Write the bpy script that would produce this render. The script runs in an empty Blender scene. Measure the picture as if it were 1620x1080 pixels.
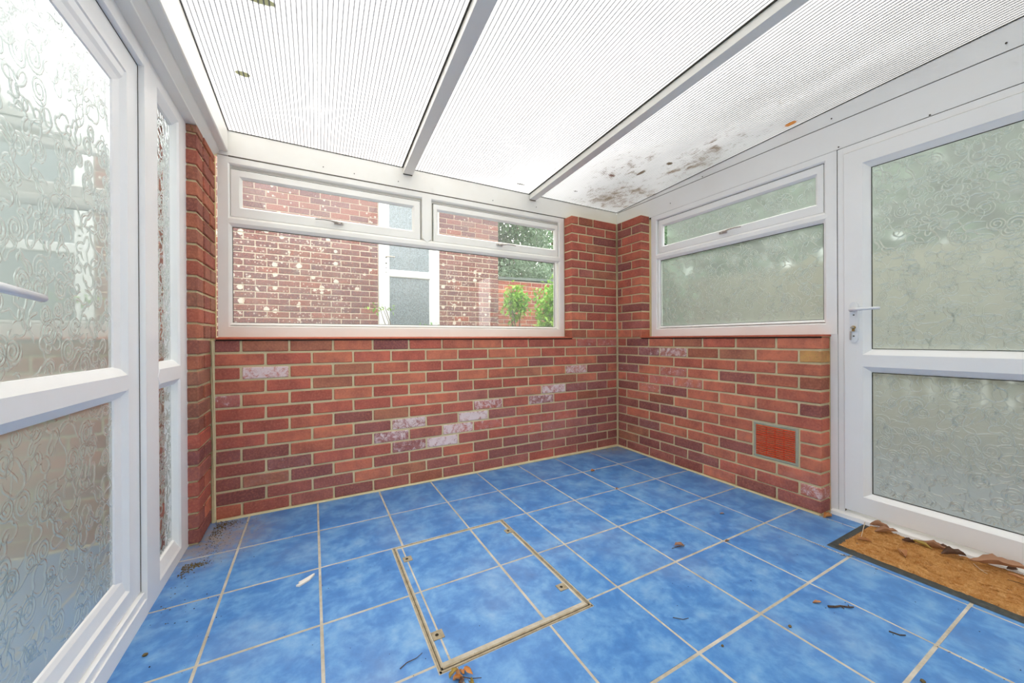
import bpy, bmesh, math, random
from mathutils import Vector, Matrix, noise as mnoise

random.seed(7)
sc = bpy.context.scene
COL = sc.collection

# ------------------------------------------------------------------ camera, sky, exposure
YAW, PIT, ROL = .4832, -.0013, -.005
cam_d = bpy.data.cameras.new('camera')
cam = bpy.data.objects.new('camera', cam_d)
COL.objects.link(cam)
sc.camera = cam
cam_d.sensor_width = 36.0
cam_d.lens = 573.87 / 1620 * 36
cam_d.shift_x = (810 - 795.8) / 1620
cam_d.shift_y = (537.36 - 540) / 1620
cam_d.clip_start = .02
cam_d.clip_end = 200
_r = Vector((math.cos(YAW), -math.sin(YAW), 0))
_f = Vector((math.sin(YAW) * math.cos(PIT), math.cos(YAW) * math.cos(PIT), math.sin(PIT)))
_u = _r.cross(_f)
_M = Matrix((_r, _u, -_f)).transposed() @ Matrix.Rotation(ROL, 3, 'Z')
cam.matrix_world = Matrix.Translation((-2.444, -2.4296, .967)) @ _M.to_4x4()

world = bpy.data.worlds.new('overcast_sky')
sc.world = world
world.use_nodes = True
wn = world.node_tree
wn.nodes.clear()
w_out = wn.nodes.new('ShaderNodeOutputWorld')
w_bg = wn.nodes.new('ShaderNodeBackground')
w_tc = wn.nodes.new('ShaderNodeTexCoord')
w_sep = wn.nodes.new('ShaderNodeSeparateXYZ')
w_ramp = wn.nodes.new('ShaderNodeValToRGB')
w_ramp.color_ramp.elements[0].position = .45
w_ramp.color_ramp.elements[0].color = (.92, .915, .89, 1)
w_ramp.color_ramp.elements[1].position = 1.0
w_ramp.color_ramp.elements[1].color = (1, .972, .925, 1)
w_map = wn.nodes.new('ShaderNodeMath'); w_map.operation = 'MULTIPLY_ADD'
w_map.inputs[1].default_value = .5; w_map.inputs[2].default_value = .5
wn.links.new(w_tc.outputs['Generated'], w_sep.inputs[0])
wn.links.new(w_sep.outputs['Z'], w_map.inputs[0])
wn.links.new(w_map.outputs[0], w_ramp.inputs[0])
wn.links.new(w_ramp.outputs[0], w_bg.inputs[0])
w_bg.inputs[1].default_value = 2.6
wn.links.new(w_bg.outputs[0], w_out.inputs[0])

sc.view_settings.view_transform = 'Standard'
sc.view_settings.look = 'None'
sc.view_settings.gamma = 1
sc.view_settings.use_curve_mapping = False
sc.view_settings.exposure = 0.98
sc.cycles.use_denoising = True
sc.cycles.max_bounces = 12
sc.cycles.diffuse_bounces = 6
sc.cycles.glossy_bounces = 6
sc.cycles.transmission_bounces = 10
sc.cycles.transparent_max_bounces = 16
sc.cycles.caustics_reflective = True
sc.cycles.caustics_refractive = True
sc.cycles.sample_clamp_indirect = 12


# ------------------------------------------------------------------ material helpers
def lin(r, g, b):
    def c(v):
        v /= 255
        return v / 12.92 if v <= .04045 else ((v + .055) / 1.055) ** 2.4
    return (c(r), c(g), c(b), 1)


class NT:
    def __init__(s, name):
        s.m = bpy.data.materials.new(name)
        s.m.use_nodes = True
        s.t = s.m.node_tree
        s.t.nodes.clear()
        s.out = s.t.nodes.new('ShaderNodeOutputMaterial')

    def n(s, kind, **kw):
        nd = s.t.nodes.new('ShaderNode' + kind)
        for k, v in kw.items():
            if k.startswith('i_'):
                nd.inputs[int(k[2:]) if k[2:].isdigit() else k[2:].replace('_', ' ')].default_value = v
            else:
                setattr(nd, k, v)
        return nd

    def l(s, a, b):
        s.t.links.new(a, b)

    def val(s, x, sock):
        if hasattr(x, 'node'):
            s.l(x, sock)
        else:
            sock.default_value = x

    def math(s, op, a, b=0.0, c=0.0, clamp=False):
        nd = s.n('Math', operation=op, use_clamp=clamp)
        s.val(a, nd.inputs[0]); s.val(b, nd.inputs[1]); s.val(c, nd.inputs[2])
        return nd.outputs[0]

    def mix(s, fac, a, b, blend='MIX'):
        nd = s.n('Mix', data_type='RGBA', blend_type=blend)
        s.val(fac, nd.inputs[0]); s.val(a, nd.inputs[6]); s.val(b, nd.inputs[7])
        return nd.outputs[2]

    def mapr(s, v, a, b, c=0.0, d=1.0, smooth=False):
        nd = s.n('MapRange', interpolation_type='SMOOTHSTEP' if smooth else 'LINEAR')
        s.val(v, nd.inputs[0])
        for i, x in enumerate((a, b, c, d)):
            nd.inputs[1 + i].default_value = x
        return nd.outputs[0]

    def pos(s):
        return s.n('NewGeometry').outputs['Position']

    def noise(s, vec, scale, detail=3, rough=.55, dist=0.0):
        nd = s.n('TexNoise')
        nd.inputs['Scale'].default_value = scale
        nd.inputs['Detail'].default_value = detail
        nd.inputs['Roughness'].default_value = rough
        nd.inputs['Distortion'].default_value = dist
        if vec is not None:
            s.l(vec, nd.inputs['Vector'])
        return nd.outputs['Fac']

    def vmul(s, vec, m):
        nd = s.n('VectorMath', operation='MULTIPLY')
        s.l(vec, nd.inputs[0]); nd.inputs[1].default_value = m
        return nd.outputs[0]

    def blob(s, vec, centre, rad):
        """soft round mask about a world point (a stain that stays put)"""
        d = s.n('VectorMath', operation='SUBTRACT')
        s.l(vec, d.inputs[0]); d.inputs[1].default_value = centre
        e = s.n('VectorMath', operation='DIVIDE')
        s.l(d.outputs[0], e.inputs[0]); e.inputs[1].default_value = rad
        ln = s.n('VectorMath', operation='LENGTH')
        s.l(e.outputs[0], ln.inputs[0])
        return s.mapr(ln.outputs['Value'], 1.0, 0.0, 0.0, 1.0, True)

    def bump(s, h, strength=.3, dist=.002):
        nd = s.n('Bump')
        nd.inputs['Strength'].default_value = strength
        nd.inputs['Distance'].default_value = dist
        s.l(h, nd.inputs['Height'])
        return nd.outputs[0]

    def pbr(s, col, rough=.5, spec=.5, normal=None, metal=0.0):
        p = s.n('BsdfPrincipled')
        s.val(col, p.inputs['Base Color'])
        s.val(rough, p.inputs['Roughness'])
        p.inputs['Specular IOR Level'].default_value = spec
        p.inputs['Metallic'].default_value = metal
        if normal is not None:
            s.l(normal, p.inputs['Normal'])
        s.l(p.outputs[0], s.out.inputs[0])
        return s.m


# ------------------------------------------------------------------ materials
def mat_brick(name, salt_scale=1.0, lichen=0.0):
    a = NT(name)
    oi = a.n('ObjectInfo')
    p = a.pos()
    off = a.n('VectorMath', operation='ADD')
    sc3 = a.n('VectorMath', operation='SCALE')
    comb = a.n('CombineXYZ')
    a.l(oi.outputs['Random'], comb.inputs[0]); a.l(oi.outputs['Random'], comb.inputs[2])
    a.l(comb.outputs[0], sc3.inputs[0]); sc3.inputs[3].default_value = 37.0
    a.l(p, off.inputs[0]); a.l(sc3.outputs[0], off.inputs[1])
    v = off.outputs[0]
    n1 = a.noise(v, 9, 3, .6)
    n2 = a.noise(v, 90, 3, .65)
    n3 = a.noise(v, 420, 2, .6)
    col = a.mix(a.mapr(n1, .36, .66, 0, .5), oi.outputs['Color'], lin(116, 66, 64))
    col = a.mix(a.mapr(n2, .48, .8, 0, .7), col, lin(206, 132, 104))
    col = a.mix(a.mapr(n2, .18, .42, .5, 0), col, lin(92, 50, 46))
    col = a.mix(a.mapr(n3, .62, .8, 0, .5), col, lin(222, 176, 150))
    # white salt bloom
    s1 = a.noise(p, 26, 5, .72, .6)
    s2 = a.noise(p, 150, 3, .7)
    m = a.math('ADD', a.math('MULTIPLY', s1, .72), a.math('MULTIPLY', s2, .28))
    th = a.math('MULTIPLY_ADD', oi.outputs['Alpha'], -.41, .79)
    m = a.math('MULTIPLY', a.math('SUBTRACT', m, th), 9.0 * salt_scale, clamp=True)
    hz = a.math('MULTIPLY', a.math('SUBTRACT', oi.outputs['Alpha'], .25, clamp=True), a.mapr(a.noise(p, 17, 4, .6, 1.0), .38, .62, .08, .75))
    col = a.mix(hz, col, lin(206, 160, 162))
    col = a.mix(a.math('MULTIPLY', m, .84, clamp=True), col, lin(232, 216, 216))
    if lichen:
        vo = a.n('TexVoronoi'); vo.inputs['Scale'].default_value = 12
        a.l(a.vmul(p, (1, 1, 1)), vo.inputs['Vector'])
        vs = a.n('SeparateColor'); a.l(vo.outputs['Color'], vs.inputs[0])
        wob = a.math('MULTIPLY_ADD', a.noise(p, 70, 3), .24, -.12)
        reg = a.mapr(a.noise(p, 1.3, 2), .35, .6, .55, 1.0)
        rad = a.math('MULTIPLY', a.math('MULTIPLY_ADD', vs.outputs[0], .85, -.38), reg)
        k = a.mapr(a.math('SUBTRACT', rad, a.math('ADD', vo.outputs['Distance'], wob)), 0.0, .04, 0, .9)
        vo2 = a.n('TexVoronoi'); vo2.inputs['Scale'].default_value = 27
        a.l(p, vo2.inputs['Vector'])
        vs2 = a.n('SeparateColor'); a.l(vo2.outputs['Color'], vs2.inputs[0])
        rad2 = a.math('MULTIPLY', a.math('MULTIPLY_ADD', vs2.outputs[1], .9, -.34), reg)
        k2 = a.mapr(a.math('SUBTRACT', rad2, vo2.outputs['Distance']), 0.0, .08, 0, .6)
        k = a.math('MAXIMUM', k, k2)
        col = a.mix(k, col, lin(226, 216, 204))
    h = a.math('ADD', a.math('MULTIPLY', n2, .7), a.math('MULTIPLY', n3, .35))
    return a.pbr(col, .9, .2, a.bump(h, .55, .0025))


def mat_mortar(name, c1, c2):
    a = NT(name)
    p = a.pos()
    n = a.noise(p, 14, 4, .6)
    n2 = a.noise(p, 260, 3, .7)
    col = a.mix(a.mapr(n, .3, .7), c1, c2)
    col = a.mix(a.mapr(n2, .3, .75, 0, .35), col, lin(226, 214, 184))
    return a.pbr(col, .95, .1, a.bump(n2, .7, .003))


M_BRICK = mat_brick('red_brick')
M_BRICK_OUT = mat_brick('lichened_brick', 1.0, 1.0)
M_MORTAR = mat_mortar('pale_mortar', lin(206, 192, 148), lin(224, 210, 170))
M_MORTAR_OUT = mat_mortar('outdoor_mortar', lin(205, 186, 168), lin(222, 206, 190))
M_CEMENT = mat_mortar('grey_cement', lin(176, 176, 160), lin(150, 154, 136))


def mat_upvc(name, col, dirt=.25, rough=.32):
    a = NT(name)
    p = a.pos()
    n = a.noise(p, 3.5, 4, .6)
    n2 = a.noise(p, 60, 4, .7)
    c = a.mix(a.mapr(n, .42, .8, 0, dirt), col, lin(222, 212, 196))
    sp = a.mapr(n2, .76, .80, 0, dirt * 1.6)
    c = a.mix(sp, c, lin(120, 104, 84))
    return a.pbr(c, rough, .45, a.bump(n2, .04, .001))


M_WHITE = mat_upvc('white_upvc', lin(248, 248, 246), .12)
M_CREAM = mat_upvc('aged_white_upvc', lin(243, 241, 233), .25)
M_TRIM = mat_upvc('white_roof_trim', lin(232, 232, 227), .3, .4)


def simple(name, col, rough=.5, spec=.5, metal=0.0, nscale=0, namt=.2, ncol=None, bumpd=0):
    a = NT(name)
    c = col
    nm = None
    if nscale:
        n = a.noise(a.pos(), nscale, 4, .65)
        c = a.mix(a.mapr(n, .35, .7, 0, namt), col, ncol or (0, 0, 0, 1))
        if bumpd:
            nm = a.bump(n, .5, bumpd)
    return a.pbr(c, rough, spec, nm, metal)


M_GAP = simple('dark_gap', lin(70, 66, 60), .9, .1)
M_GASKET = simple('dark_gasket', lin(62, 60, 54), .7, .2)
M_CHROME = simple('worn_metal_handle', lin(205, 198, 190), .35, .5, .35, 90, .5, lin(150, 130, 112))
M_BRASS = simple('brass', lin(190, 158, 96), .35, .5, .8, 120, .5, lin(110, 86, 48))
M_SCREW = simple('dark_screw', lin(92, 84, 74), .6, .3, .3)
M_SILL = simple('terracotta_sill', lin(196, 104, 76), .75, .3, 0, 30, .5, lin(150, 78, 60), .001)
M_VENT = simple('terracotta_vent', lin(214, 78, 42), .6, .35, 0, 60, .25, lin(176, 60, 34), .0006)
M_VOID = simple('vent_void', lin(46, 18, 12), .95, .05)
M_RUBBER = simple('black_rubber', lin(58, 62, 62), .6, .3, 0, 50, .5, lin(92, 92, 84), .0008)
M_PLASTIC = simple('white_plastic', lin(236, 238, 240), .28, .5)

# blue floor tile
a = NT('blue_mottled_tile')
oi = a.n('ObjectInfo')
comb = a.n('CombineXYZ'); a.l(oi.outputs['Random'], comb.inputs[0]); a.l(oi.outputs['Random'], comb.inputs[1])
sc3 = a.n('VectorMath', operation='SCALE'); a.l(comb.outputs[0], sc3.inputs[0]); sc3.inputs[3].default_value = 23
off = a.n('VectorMath', operation='ADD'); P = a.pos(); a.l(P, off.inputs[0]); a.l(sc3.outputs[0], off.inputs[1])
n1 = a.noise(off.outputs[0], 8.5, 4, .6, .25)
n2 = a.noise(off.outputs[0], 34, 5, .7, .1)
n3 = a.noise(P, 130, 3, .7)
nn = a.math('ADD', a.math('MULTIPLY', n1, .72), a.math('MULTIPLY', n2, .28))
rmp = a.n('ValToRGB')
cr = rmp.color_ramp
cr.elements[0].position = .26; cr.elements[0].color = lin(52, 108, 174)
cr.elements[1].position = .76; cr.elements[1].color = lin(140, 180, 214)
e = cr.elements.new(.45); e.color = lin(72, 130, 194)
e = cr.elements.new(.56); e.color = lin(98, 152, 206)
a.l(nn, rmp.inputs[0])
dust = a.mapr(a.noise(P, 2.3, 4, .6), .5, .75, 0, .22)
c = a.mix(dust, rmp.outputs[0], lin(176, 182, 188))
# dusty earth washed in near the left-hand pier and along the back wall
e1 = a.blob(P, (-2.87, -.22, 0), (.34, .36, 1))
e2 = a.blob(P, (-.12, -.06, 0), (.42, .20, 1))
e3 = a.blob(P, (-1.3, .02, 0), (1.7, .07, 1))
em = a.math('MAXIMUM', a.math('MAXIMUM', e1, a.math('MULTIPLY', e2, .55)), a.math('MULTIPLY', e3, .6))
em = a.math('MULTIPLY', em, a.mapr(a.noise(P, 30, 4, .7), .30, .54, 0, 1.0))
c = a.mix(a.math('MULTIPLY', em, .8), c, lin(168, 146, 118))
M_TILE = a.pbr(c, a.mapr(n2, .3, .7, .30, .46), .5, a.bump(a.math('ADD', n2, a.math('MULTIPLY', n3, .25)), .18, .002))

a = NT('grout')
P = a.pos()
g = a.noise(P, 9, 4, .7)
c = a.mix(a.mapr(g, .32, .66), lin(206, 198, 184), lin(170, 160, 140))
g2 = a.noise(P, 45, 3, .7)
c = a.mix(a.mapr(g2, .64, .78, 0, .5), c, lin(110, 96, 74))
M_GROUT = a.pbr(c, .95, .1, a.bump(g2, .5, .002))
M_COVER = simple('cover_frame_metal', lin(176, 164, 140), .7, .25, .1, 40, .7, lin(128, 112, 86), .001)
M_DARK = simple('dark_recess', lin(58, 52, 44), .95, .05)


def schlick(a, k):
    lw = a.n('LayerWeight'); lw.inputs[0].default_value = .5
    f = a.math('POWER', lw.outputs['Facing'], 5.0)
    return a.math('MULTIPLY', a.math('MULTIPLY_ADD', f, .96, .04), k, clamp=True)


# clear window glass: mirror sheen over a see-through sheet, smeared with dirt
def mat_clear(name, dirt=.10):
    a = NT(name)
    gl = a.n('BsdfGlossy'); gl.inputs['Roughness'].default_value = .0
    tr = a.n('BsdfTransparent'); tr.inputs[0].default_value = (.84, .87, .86, 1)
    m1 = a.n('MixShader'); a.l(schlick(a, 2.0), m1.inputs[0])
    a.l(tr.outputs[0], m1.inputs[1]); a.l(gl.outputs[0], m1.inputs[2])
    df = a.n('BsdfTranslucent'); df.inputs[0].default_value = (.85, .88, .87, 1)
    d2 = a.n('BsdfDiffuse'); d2.inputs[0].default_value = (.8, .8, .78, 1)
    dm = a.n('MixShader'); dm.inputs[0].default_value = .5
    a.l(df.outputs[0], dm.inputs[1]); a.l(d2.outputs[0], dm.inputs[2])
    p = a.pos()
    k = a.math('ADD', a.mapr(a.noise(p, 2.2, 3), .35, .7, dirt * .4, dirt), a.mapr(a.noise(a.vmul(p, (14, 14, 1.2)), 2, 3), .55, .8, 0, dirt * .8))
    k = a.math('ADD', k, a.mapr(a.noise(p, 120, 3, .7), .68, .78, 0, dirt * 1.5))
    m2 = a.n('MixShader'); a.l(k, m2.inputs[0])
    a.l(m1.outputs[0], m2.inputs[1]); a.l(dm.outputs[0], m2.inputs[2])
    a.l(m2.outputs[0], a.out.inputs[0])
    return a.m


M_CLEAR = mat_clear('clear_window_glass', .17)


def mat_obscure(name, tint, rough, mirror, dirt=.12, ior=1.12):
    """pressed obscure glass: blurred see-through with a smooth room-side sheen"""
    a = NT(name)
    p = a.pos()
    w = a.noise(p, 16, 3, .55, 1.2)
    nb = a.bump(w, .25, .006)
    rf = a.n('BsdfRefraction'); rf.inputs['IOR'].default_value = ior
    rf.inputs['Roughness'].default_value = rough; rf.inputs[0].default_value = tint
    a.l(nb, rf.inputs['Normal'])
    tl = a.n('BsdfTranslucent'); tl.inputs[0].default_value = tint
    m0 = a.n('MixShader'); m0.inputs[0].default_value = .22 + dirt
    a.l(rf.outputs[0], m0.inputs[1]); a.l(tl.outputs[0], m0.inputs[2])
    gl = a.n('BsdfGlossy'); gl.inputs['Roughness'].default_value = .015
    m1 = a.n('MixShader'); a.l(schlick(a, mirror), m1.inputs[0])
    a.l(m0.outputs[0], m1.inputs[1]); a.l(gl.outputs[0], m1.inputs[2])
    a.l(m1.outputs[0], a.out.inputs[0])
    return a.m


M_OBS = mat_obscure('obscure_glass', (.70, .76, .735, 1), .30, 1.6)
M_RIDGE = mat_obscure('obscure_glass_ridge', (.93, .96, .95, 1), .12, 5.0, -.12, 1.42)
M_OBS_L = mat_obscure('obscure_glass_with_sheen', (.80, .87, .86, 1), .28, 3.4)
M_RIDGE_L = mat_obscure('obscure_glass_ridge_with_sheen', (.94, .97, .97, 1), .14, 3.4, -.06, 1.22)

# twin-wall roof sheet
a = NT('twin_wall_polycarbonate')
P = a.pos()
tl = a.n('BsdfTranslucent'); tr = a.n('BsdfTransparent'); df = a.n('BsdfDiffuse')
spread = a.noise(P, 1.6, 3, .5)
base = a.mix(a.mapr(spread, .3, .8, 0, .5), (.97, .97, .97, 1), (.93, .94, .95, 1))
# grime that has grown in the sheet, thickest by the right-hand fascia
spots = [((-.15, -.16, 2.17), (.75, .62, 1), 1.0), ((-.08, -.85, 2.19), (.36, .85, 1), .95), ((-.45, -.55, 2.18), (.45, .6, 1), .75),
         ((-.3, -1.4, 2.2), (.4, .7, 1), .35)]
mm = None
for cpos, rad, k in spots:
    b = a.math('MULTIPLY', a.blob(P, cpos, rad), k)
    mm = b if mm is None else a.math('MAXIMUM', mm, b)
gn = a.noise(P, 11, 6, .75, .8)
gs = a.noise(a.vmul(P, (60, 14, 1)), 1, 4, .7)
gt = a.math('SUBTRACT', a.math('ADD', a.math('MULTIPLY', gn, .7), a.math('MULTIPLY', gs, .3)), a.math('MULTIPLY_ADD', mm, -.17, .62))
grime = a.math('MULTIPLY', a.math('MULTIPLY', gt, 9.0, clamp=True), a.math('MULTIPLY', mm, 1.6, clamp=True))
fine = a.mapr(a.noise(a.vmul(P, (1, .6, 1)), 55, 2, .5), .79, .83, 0, .35)
grime = a.math('MAXIMUM', a.math('MULTIPLY', grime, .62), a.math('MULTIPLY', fine, .5))
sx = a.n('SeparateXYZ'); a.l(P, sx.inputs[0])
right_dim = a.math('MULTIPLY', a.mapr(sx.outputs['X'], -1.9, .1, 0, .76, True), a.mapr(a.noise(a.vmul(P, (3, 1, 1)), 1.5, 4), .3, .7, .75, 1.0))  # sheet colour darkened rightwards, painted in place of shading from above
base = a.mix(right_dim, base, (.13, .135, .135, 1))
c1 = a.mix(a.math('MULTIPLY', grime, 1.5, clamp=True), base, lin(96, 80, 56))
hard = [((-2.62, -.86, 2.19), (.11, .035, 1), lin(84, 86, 60)), ((-2.72, -.42, 2.17), (.05, .03, 1), lin(90, 90, 62)),
        ((-1.02, -.02, 2.16), (.06, .013, 1), lin(80, 78, 66)),
        ((-.47, -.42, 2.17), (.055, .022, 1), lin(96, 70, 62)), ((-.30, -.54, 2.18), (.03, .07, 1), lin(86, 72, 56)),
        ((.045, -1.33, 2.21), (.035, .05, 1), lin(150, 92, 20)), ((-.04, -2.30, 2.26), (.16, .22, 1), lin(74, 86, 66)),
        ((-.22, -.72, 2.19), (.04, .03, 1), lin(80, 66, 48)), ((-.55, -.10, 2.16), (.03, .015, 1), lin(72, 66, 50))]
for cpos, rad, cc in hard:
    b = a.blob(P, cpos, rad)
    jag = a.math('MULTIPLY', a.math('SUBTRACT', a.math('ADD', b, a.math('MULTIPLY', gs, .5)), .55), 6, clamp=True)
    c1 = a.mix(a.math('MULTIPLY', jag, .97), c1, cc)
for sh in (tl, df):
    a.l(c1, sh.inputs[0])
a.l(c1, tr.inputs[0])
m0 = a.n('MixShader'); m0.inputs[0].default_value = .22
a.l(tl.outputs[0], m0.inputs[1]); a.l(df.outputs[0], m0.inputs[2])
m1 = a.n('MixShader'); m1.inputs[0].default_value = .25
a.l(m0.outputs[0], m1.inputs[1]); a.l(tr.outputs[0], m1.inputs[2])
a.l(m1.outputs[0], a.out.inputs[0])
M_POLY = a.m

a = NT('polycarbonate_rib')
tl = a.n('BsdfTranslucent'); tl.inputs[0].default_value = (.50, .50, .51, 1)
df = a.n('BsdfDiffuse'); df.inputs[0].default_value = (.7, .7, .7, 1)
m0 = a.n('MixShader'); m0.inputs[0].default_value = .4
m0.inputs[0].default_value = .25
a.l(tl.outputs[0], m0.inputs[1]); a.l(df.outputs[0], m0.inputs[2]); a.l(m0.outputs[0], a.out.inputs[0])
M_RIB = a.m


# ------------------------------------------------------------------ geometry helpers
class G:
    def __init__(s):
        s.v = []; s.f = []

    def poly(s, pts, close=True):
        b = len(s.v)
        s.v += [tuple(p) for p in pts]
        s.f.append(tuple(range(b, b + len(pts))))

    def box(s, x0, x1, y0, y1, z0, z1):
        b = len(s.v)
        s.v += [(x, y, z) for z in (z0, z1) for y in (y0, y1) for x in (x0, x1)]
        s.f += [tuple(b + i for i in q) for q in ((0, 2, 3, 1), (4, 5, 7, 6), (0, 1, 5, 4), (2, 6, 7, 3), (0, 4, 6, 2), (1, 3, 7, 5))]
        return s

    def hexa(s, p):
        """eight corners: bottom ring of four, top ring of four"""
        b = len(s.v)
        s.v += [tuple(q) for q in p]
        s.f += [tuple(b + i for i in q) for q in ((3, 2, 1, 0), (4, 5, 6, 7), (0, 1, 5, 4), (1, 2, 6, 5), (2, 3, 7, 6), (3, 0, 4, 7))]
        return s

    def tube(s, pts, rad, n=8, cap=True):
        pts = [Vector(p) for p in pts]
        rads = rad if isinstance(rad, (list, tuple)) else [rad] * len(pts)
        b = len(s.v)
        up = Vector((0, 0, 1))
        for i, p in enumerate(pts):
            t = (pts[min(i + 1, len(pts) - 1)] - pts[max(i - 1, 0)]).normalized()
            r = t.cross(up)
            if r.length < 1e-3:
                r = t.cross(Vector((1, 0, 0)))
            r.normalize(); q = r.cross(t)
            for k in range(n):
                an = 2 * math.pi * k / n
                s.v.append(tuple(p + (r * math.cos(an) + q * math.sin(an)) * rads[i]))
        for i in range(len(pts) - 1):
            for k in range(n):
                k2 = (k + 1) % n
                s.f.append((b + i * n + k, b + i * n + k2, b + (i + 1) * n + k2, b + (i + 1) * n + k))
        if cap:
            s.f.append(tuple(b + k for k in range(n))[::-1])
            s.f.append(tuple(b + (len(pts) - 1) * n + k for k in range(n)))
        return s

    def build(s, name, mat, parent=None, smooth=False, bevel=0, kind=None, fix=True):
        me = bpy.data.meshes.new(name)
        me.from_pydata(s.v, [], s.f)
        if fix or bevel:
            bm = bmesh.new(); bm.from_mesh(me)
            if bevel:
                bmesh.ops.remove_doubles(bm, verts=bm.verts, dist=1e-5)
            if fix:
                bmesh.ops.recalc_face_normals(bm, faces=bm.faces)
            if bevel:
                bmesh.ops.bevel(bm, geom=list(bm.edges), offset=bevel, segments=2, affect='EDGES', profile=.6)
            bm.to_mesh(me); bm.free()
        me.materials.append(mat)
        if smooth:
            for p in me.polygons:
                p.use_smooth = True
        return link(name, me, parent, kind)


def link(name, me, parent=None, kind=None):
    o = bpy.data.objects.new(name, me)
    COL.objects.link(o)
    if parent:
        o.parent = parent
    if kind:
        o['kind'] = kind
    return o


def empty(name, loc=(0, 0, 0), kind=None):
    o = bpy.data.objects.new(name, None)
    o.empty_display_size = .05
    COL.objects.link(o)
    if kind:
        o['kind'] = kind
    o.location = loc
    return o


def tag(o, label, cat, group=None):
    o['label'] = label; o['category'] = cat
    if group:
        o['group'] = group
    return o


# planes on which joinery is laid out: (u along the wall, v up, d towards the room)
def PB(u, v, d=0):
    return (u, .10 - d, v)


def PR(u, v, d=0):
    return (.10 - d, u, v)


def PL(u, v, d=0):
    return (-2.967 + d, u, v)


def PX(u, v, d=0):          # the neighbouring house's front
    return (u, 2.65 - d, v)


def ring(g, P, u0, u1, v0, v1, prof):
    """mitred frame: prof = [(inset, depth), ...] swept round the rectangle"""
    for i in range(len(prof) - 1):
        (a0, d0), (a1, d1) = prof[i], prof[i + 1]
        A = [(u0 + a0, v0 + a0), (u1 - a0, v0 + a0), (u1 - a0, v1 - a0), (u0 + a0, v1 - a0)]
        B = [(u0 + a1, v0 + a1), (u1 - a1, v0 + a1), (u1 - a1, v1 - a1), (u0 + a1, v1 - a1)]
        for k in range(4):
            k2 = (k + 1) % 4
            g.poly([P(*A[k], d0), P(*A[k2], d0), P(*B[k2], d1), P(*B[k], d1)])
    return g


def ring4(g, P, u0, u1, v0, v1, prof):
    """as ring, with separate insets for the u sides, the bottom and the top: (iu, ib, it, depth)"""
    for i in range(len(prof) - 1):
        a, b = prof[i], prof[i + 1]
        q = []
        for iu, ib, it, d in (a, b):
            q.append([(u0 + iu, v0 + ib, d), (u1 - iu, v0 + ib, d), (u1 - iu, v1 - it, d), (u0 + iu, v1 - it, d)])
        for k in range(4):
            k2 = (k + 1) % 4
            g.poly([P(*q[0][k]), P(*q[0][k2]), P(*q[1][k2]), P(*q[1][k])])
    return g


def bar(g, P, u0, u1, v0, v1, d, ch=.012, tip=0.0, back=-.05, horiz=True):
    """glazing bar with chamfered edges and pointed mitred ends"""
    def Q(a, b, dd):
        return P(a, b, dd) if horiz else P(b, a, dd)
    vm = (v0 + v1) / 2
    out = [(u0, v0), (u1, v0), (u1 + tip, vm), (u1, v1), (u0, v1), (u0 - tip, vm)]
    inn = [(u0, v0 + ch), (u1, v0 + ch), (u1 + tip - ch * .4, vm), (u1, v1 - ch), (u0, v1 - ch), (u0 - tip + ch * .4, vm)]
    g.poly([Q(*p, d) for p in inn])
    for k in range(6):
        k2 = (k + 1) % 6
        g.poly([Q(*out[k], d - ch * .8), Q(*out[k2], d - ch * .8), Q(*inn[k2], d), Q(*inn[k], d)])
        g.poly([Q(*out[k], back), Q(*out[k2], back), Q(*out[k2], d - ch * .8), Q(*out[k], d - ch * .8)])
    return g


def pane_flat(P, u0, u1, v0, v1, d, name, mat, parent, thick=.004):
    g = G()
    g.poly([P(u0, v0, d), P(u1, v0, d), P(u1, v1, d), P(u0, v1, d)])
    return g.build(name, mat, parent, fix=False)


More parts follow.
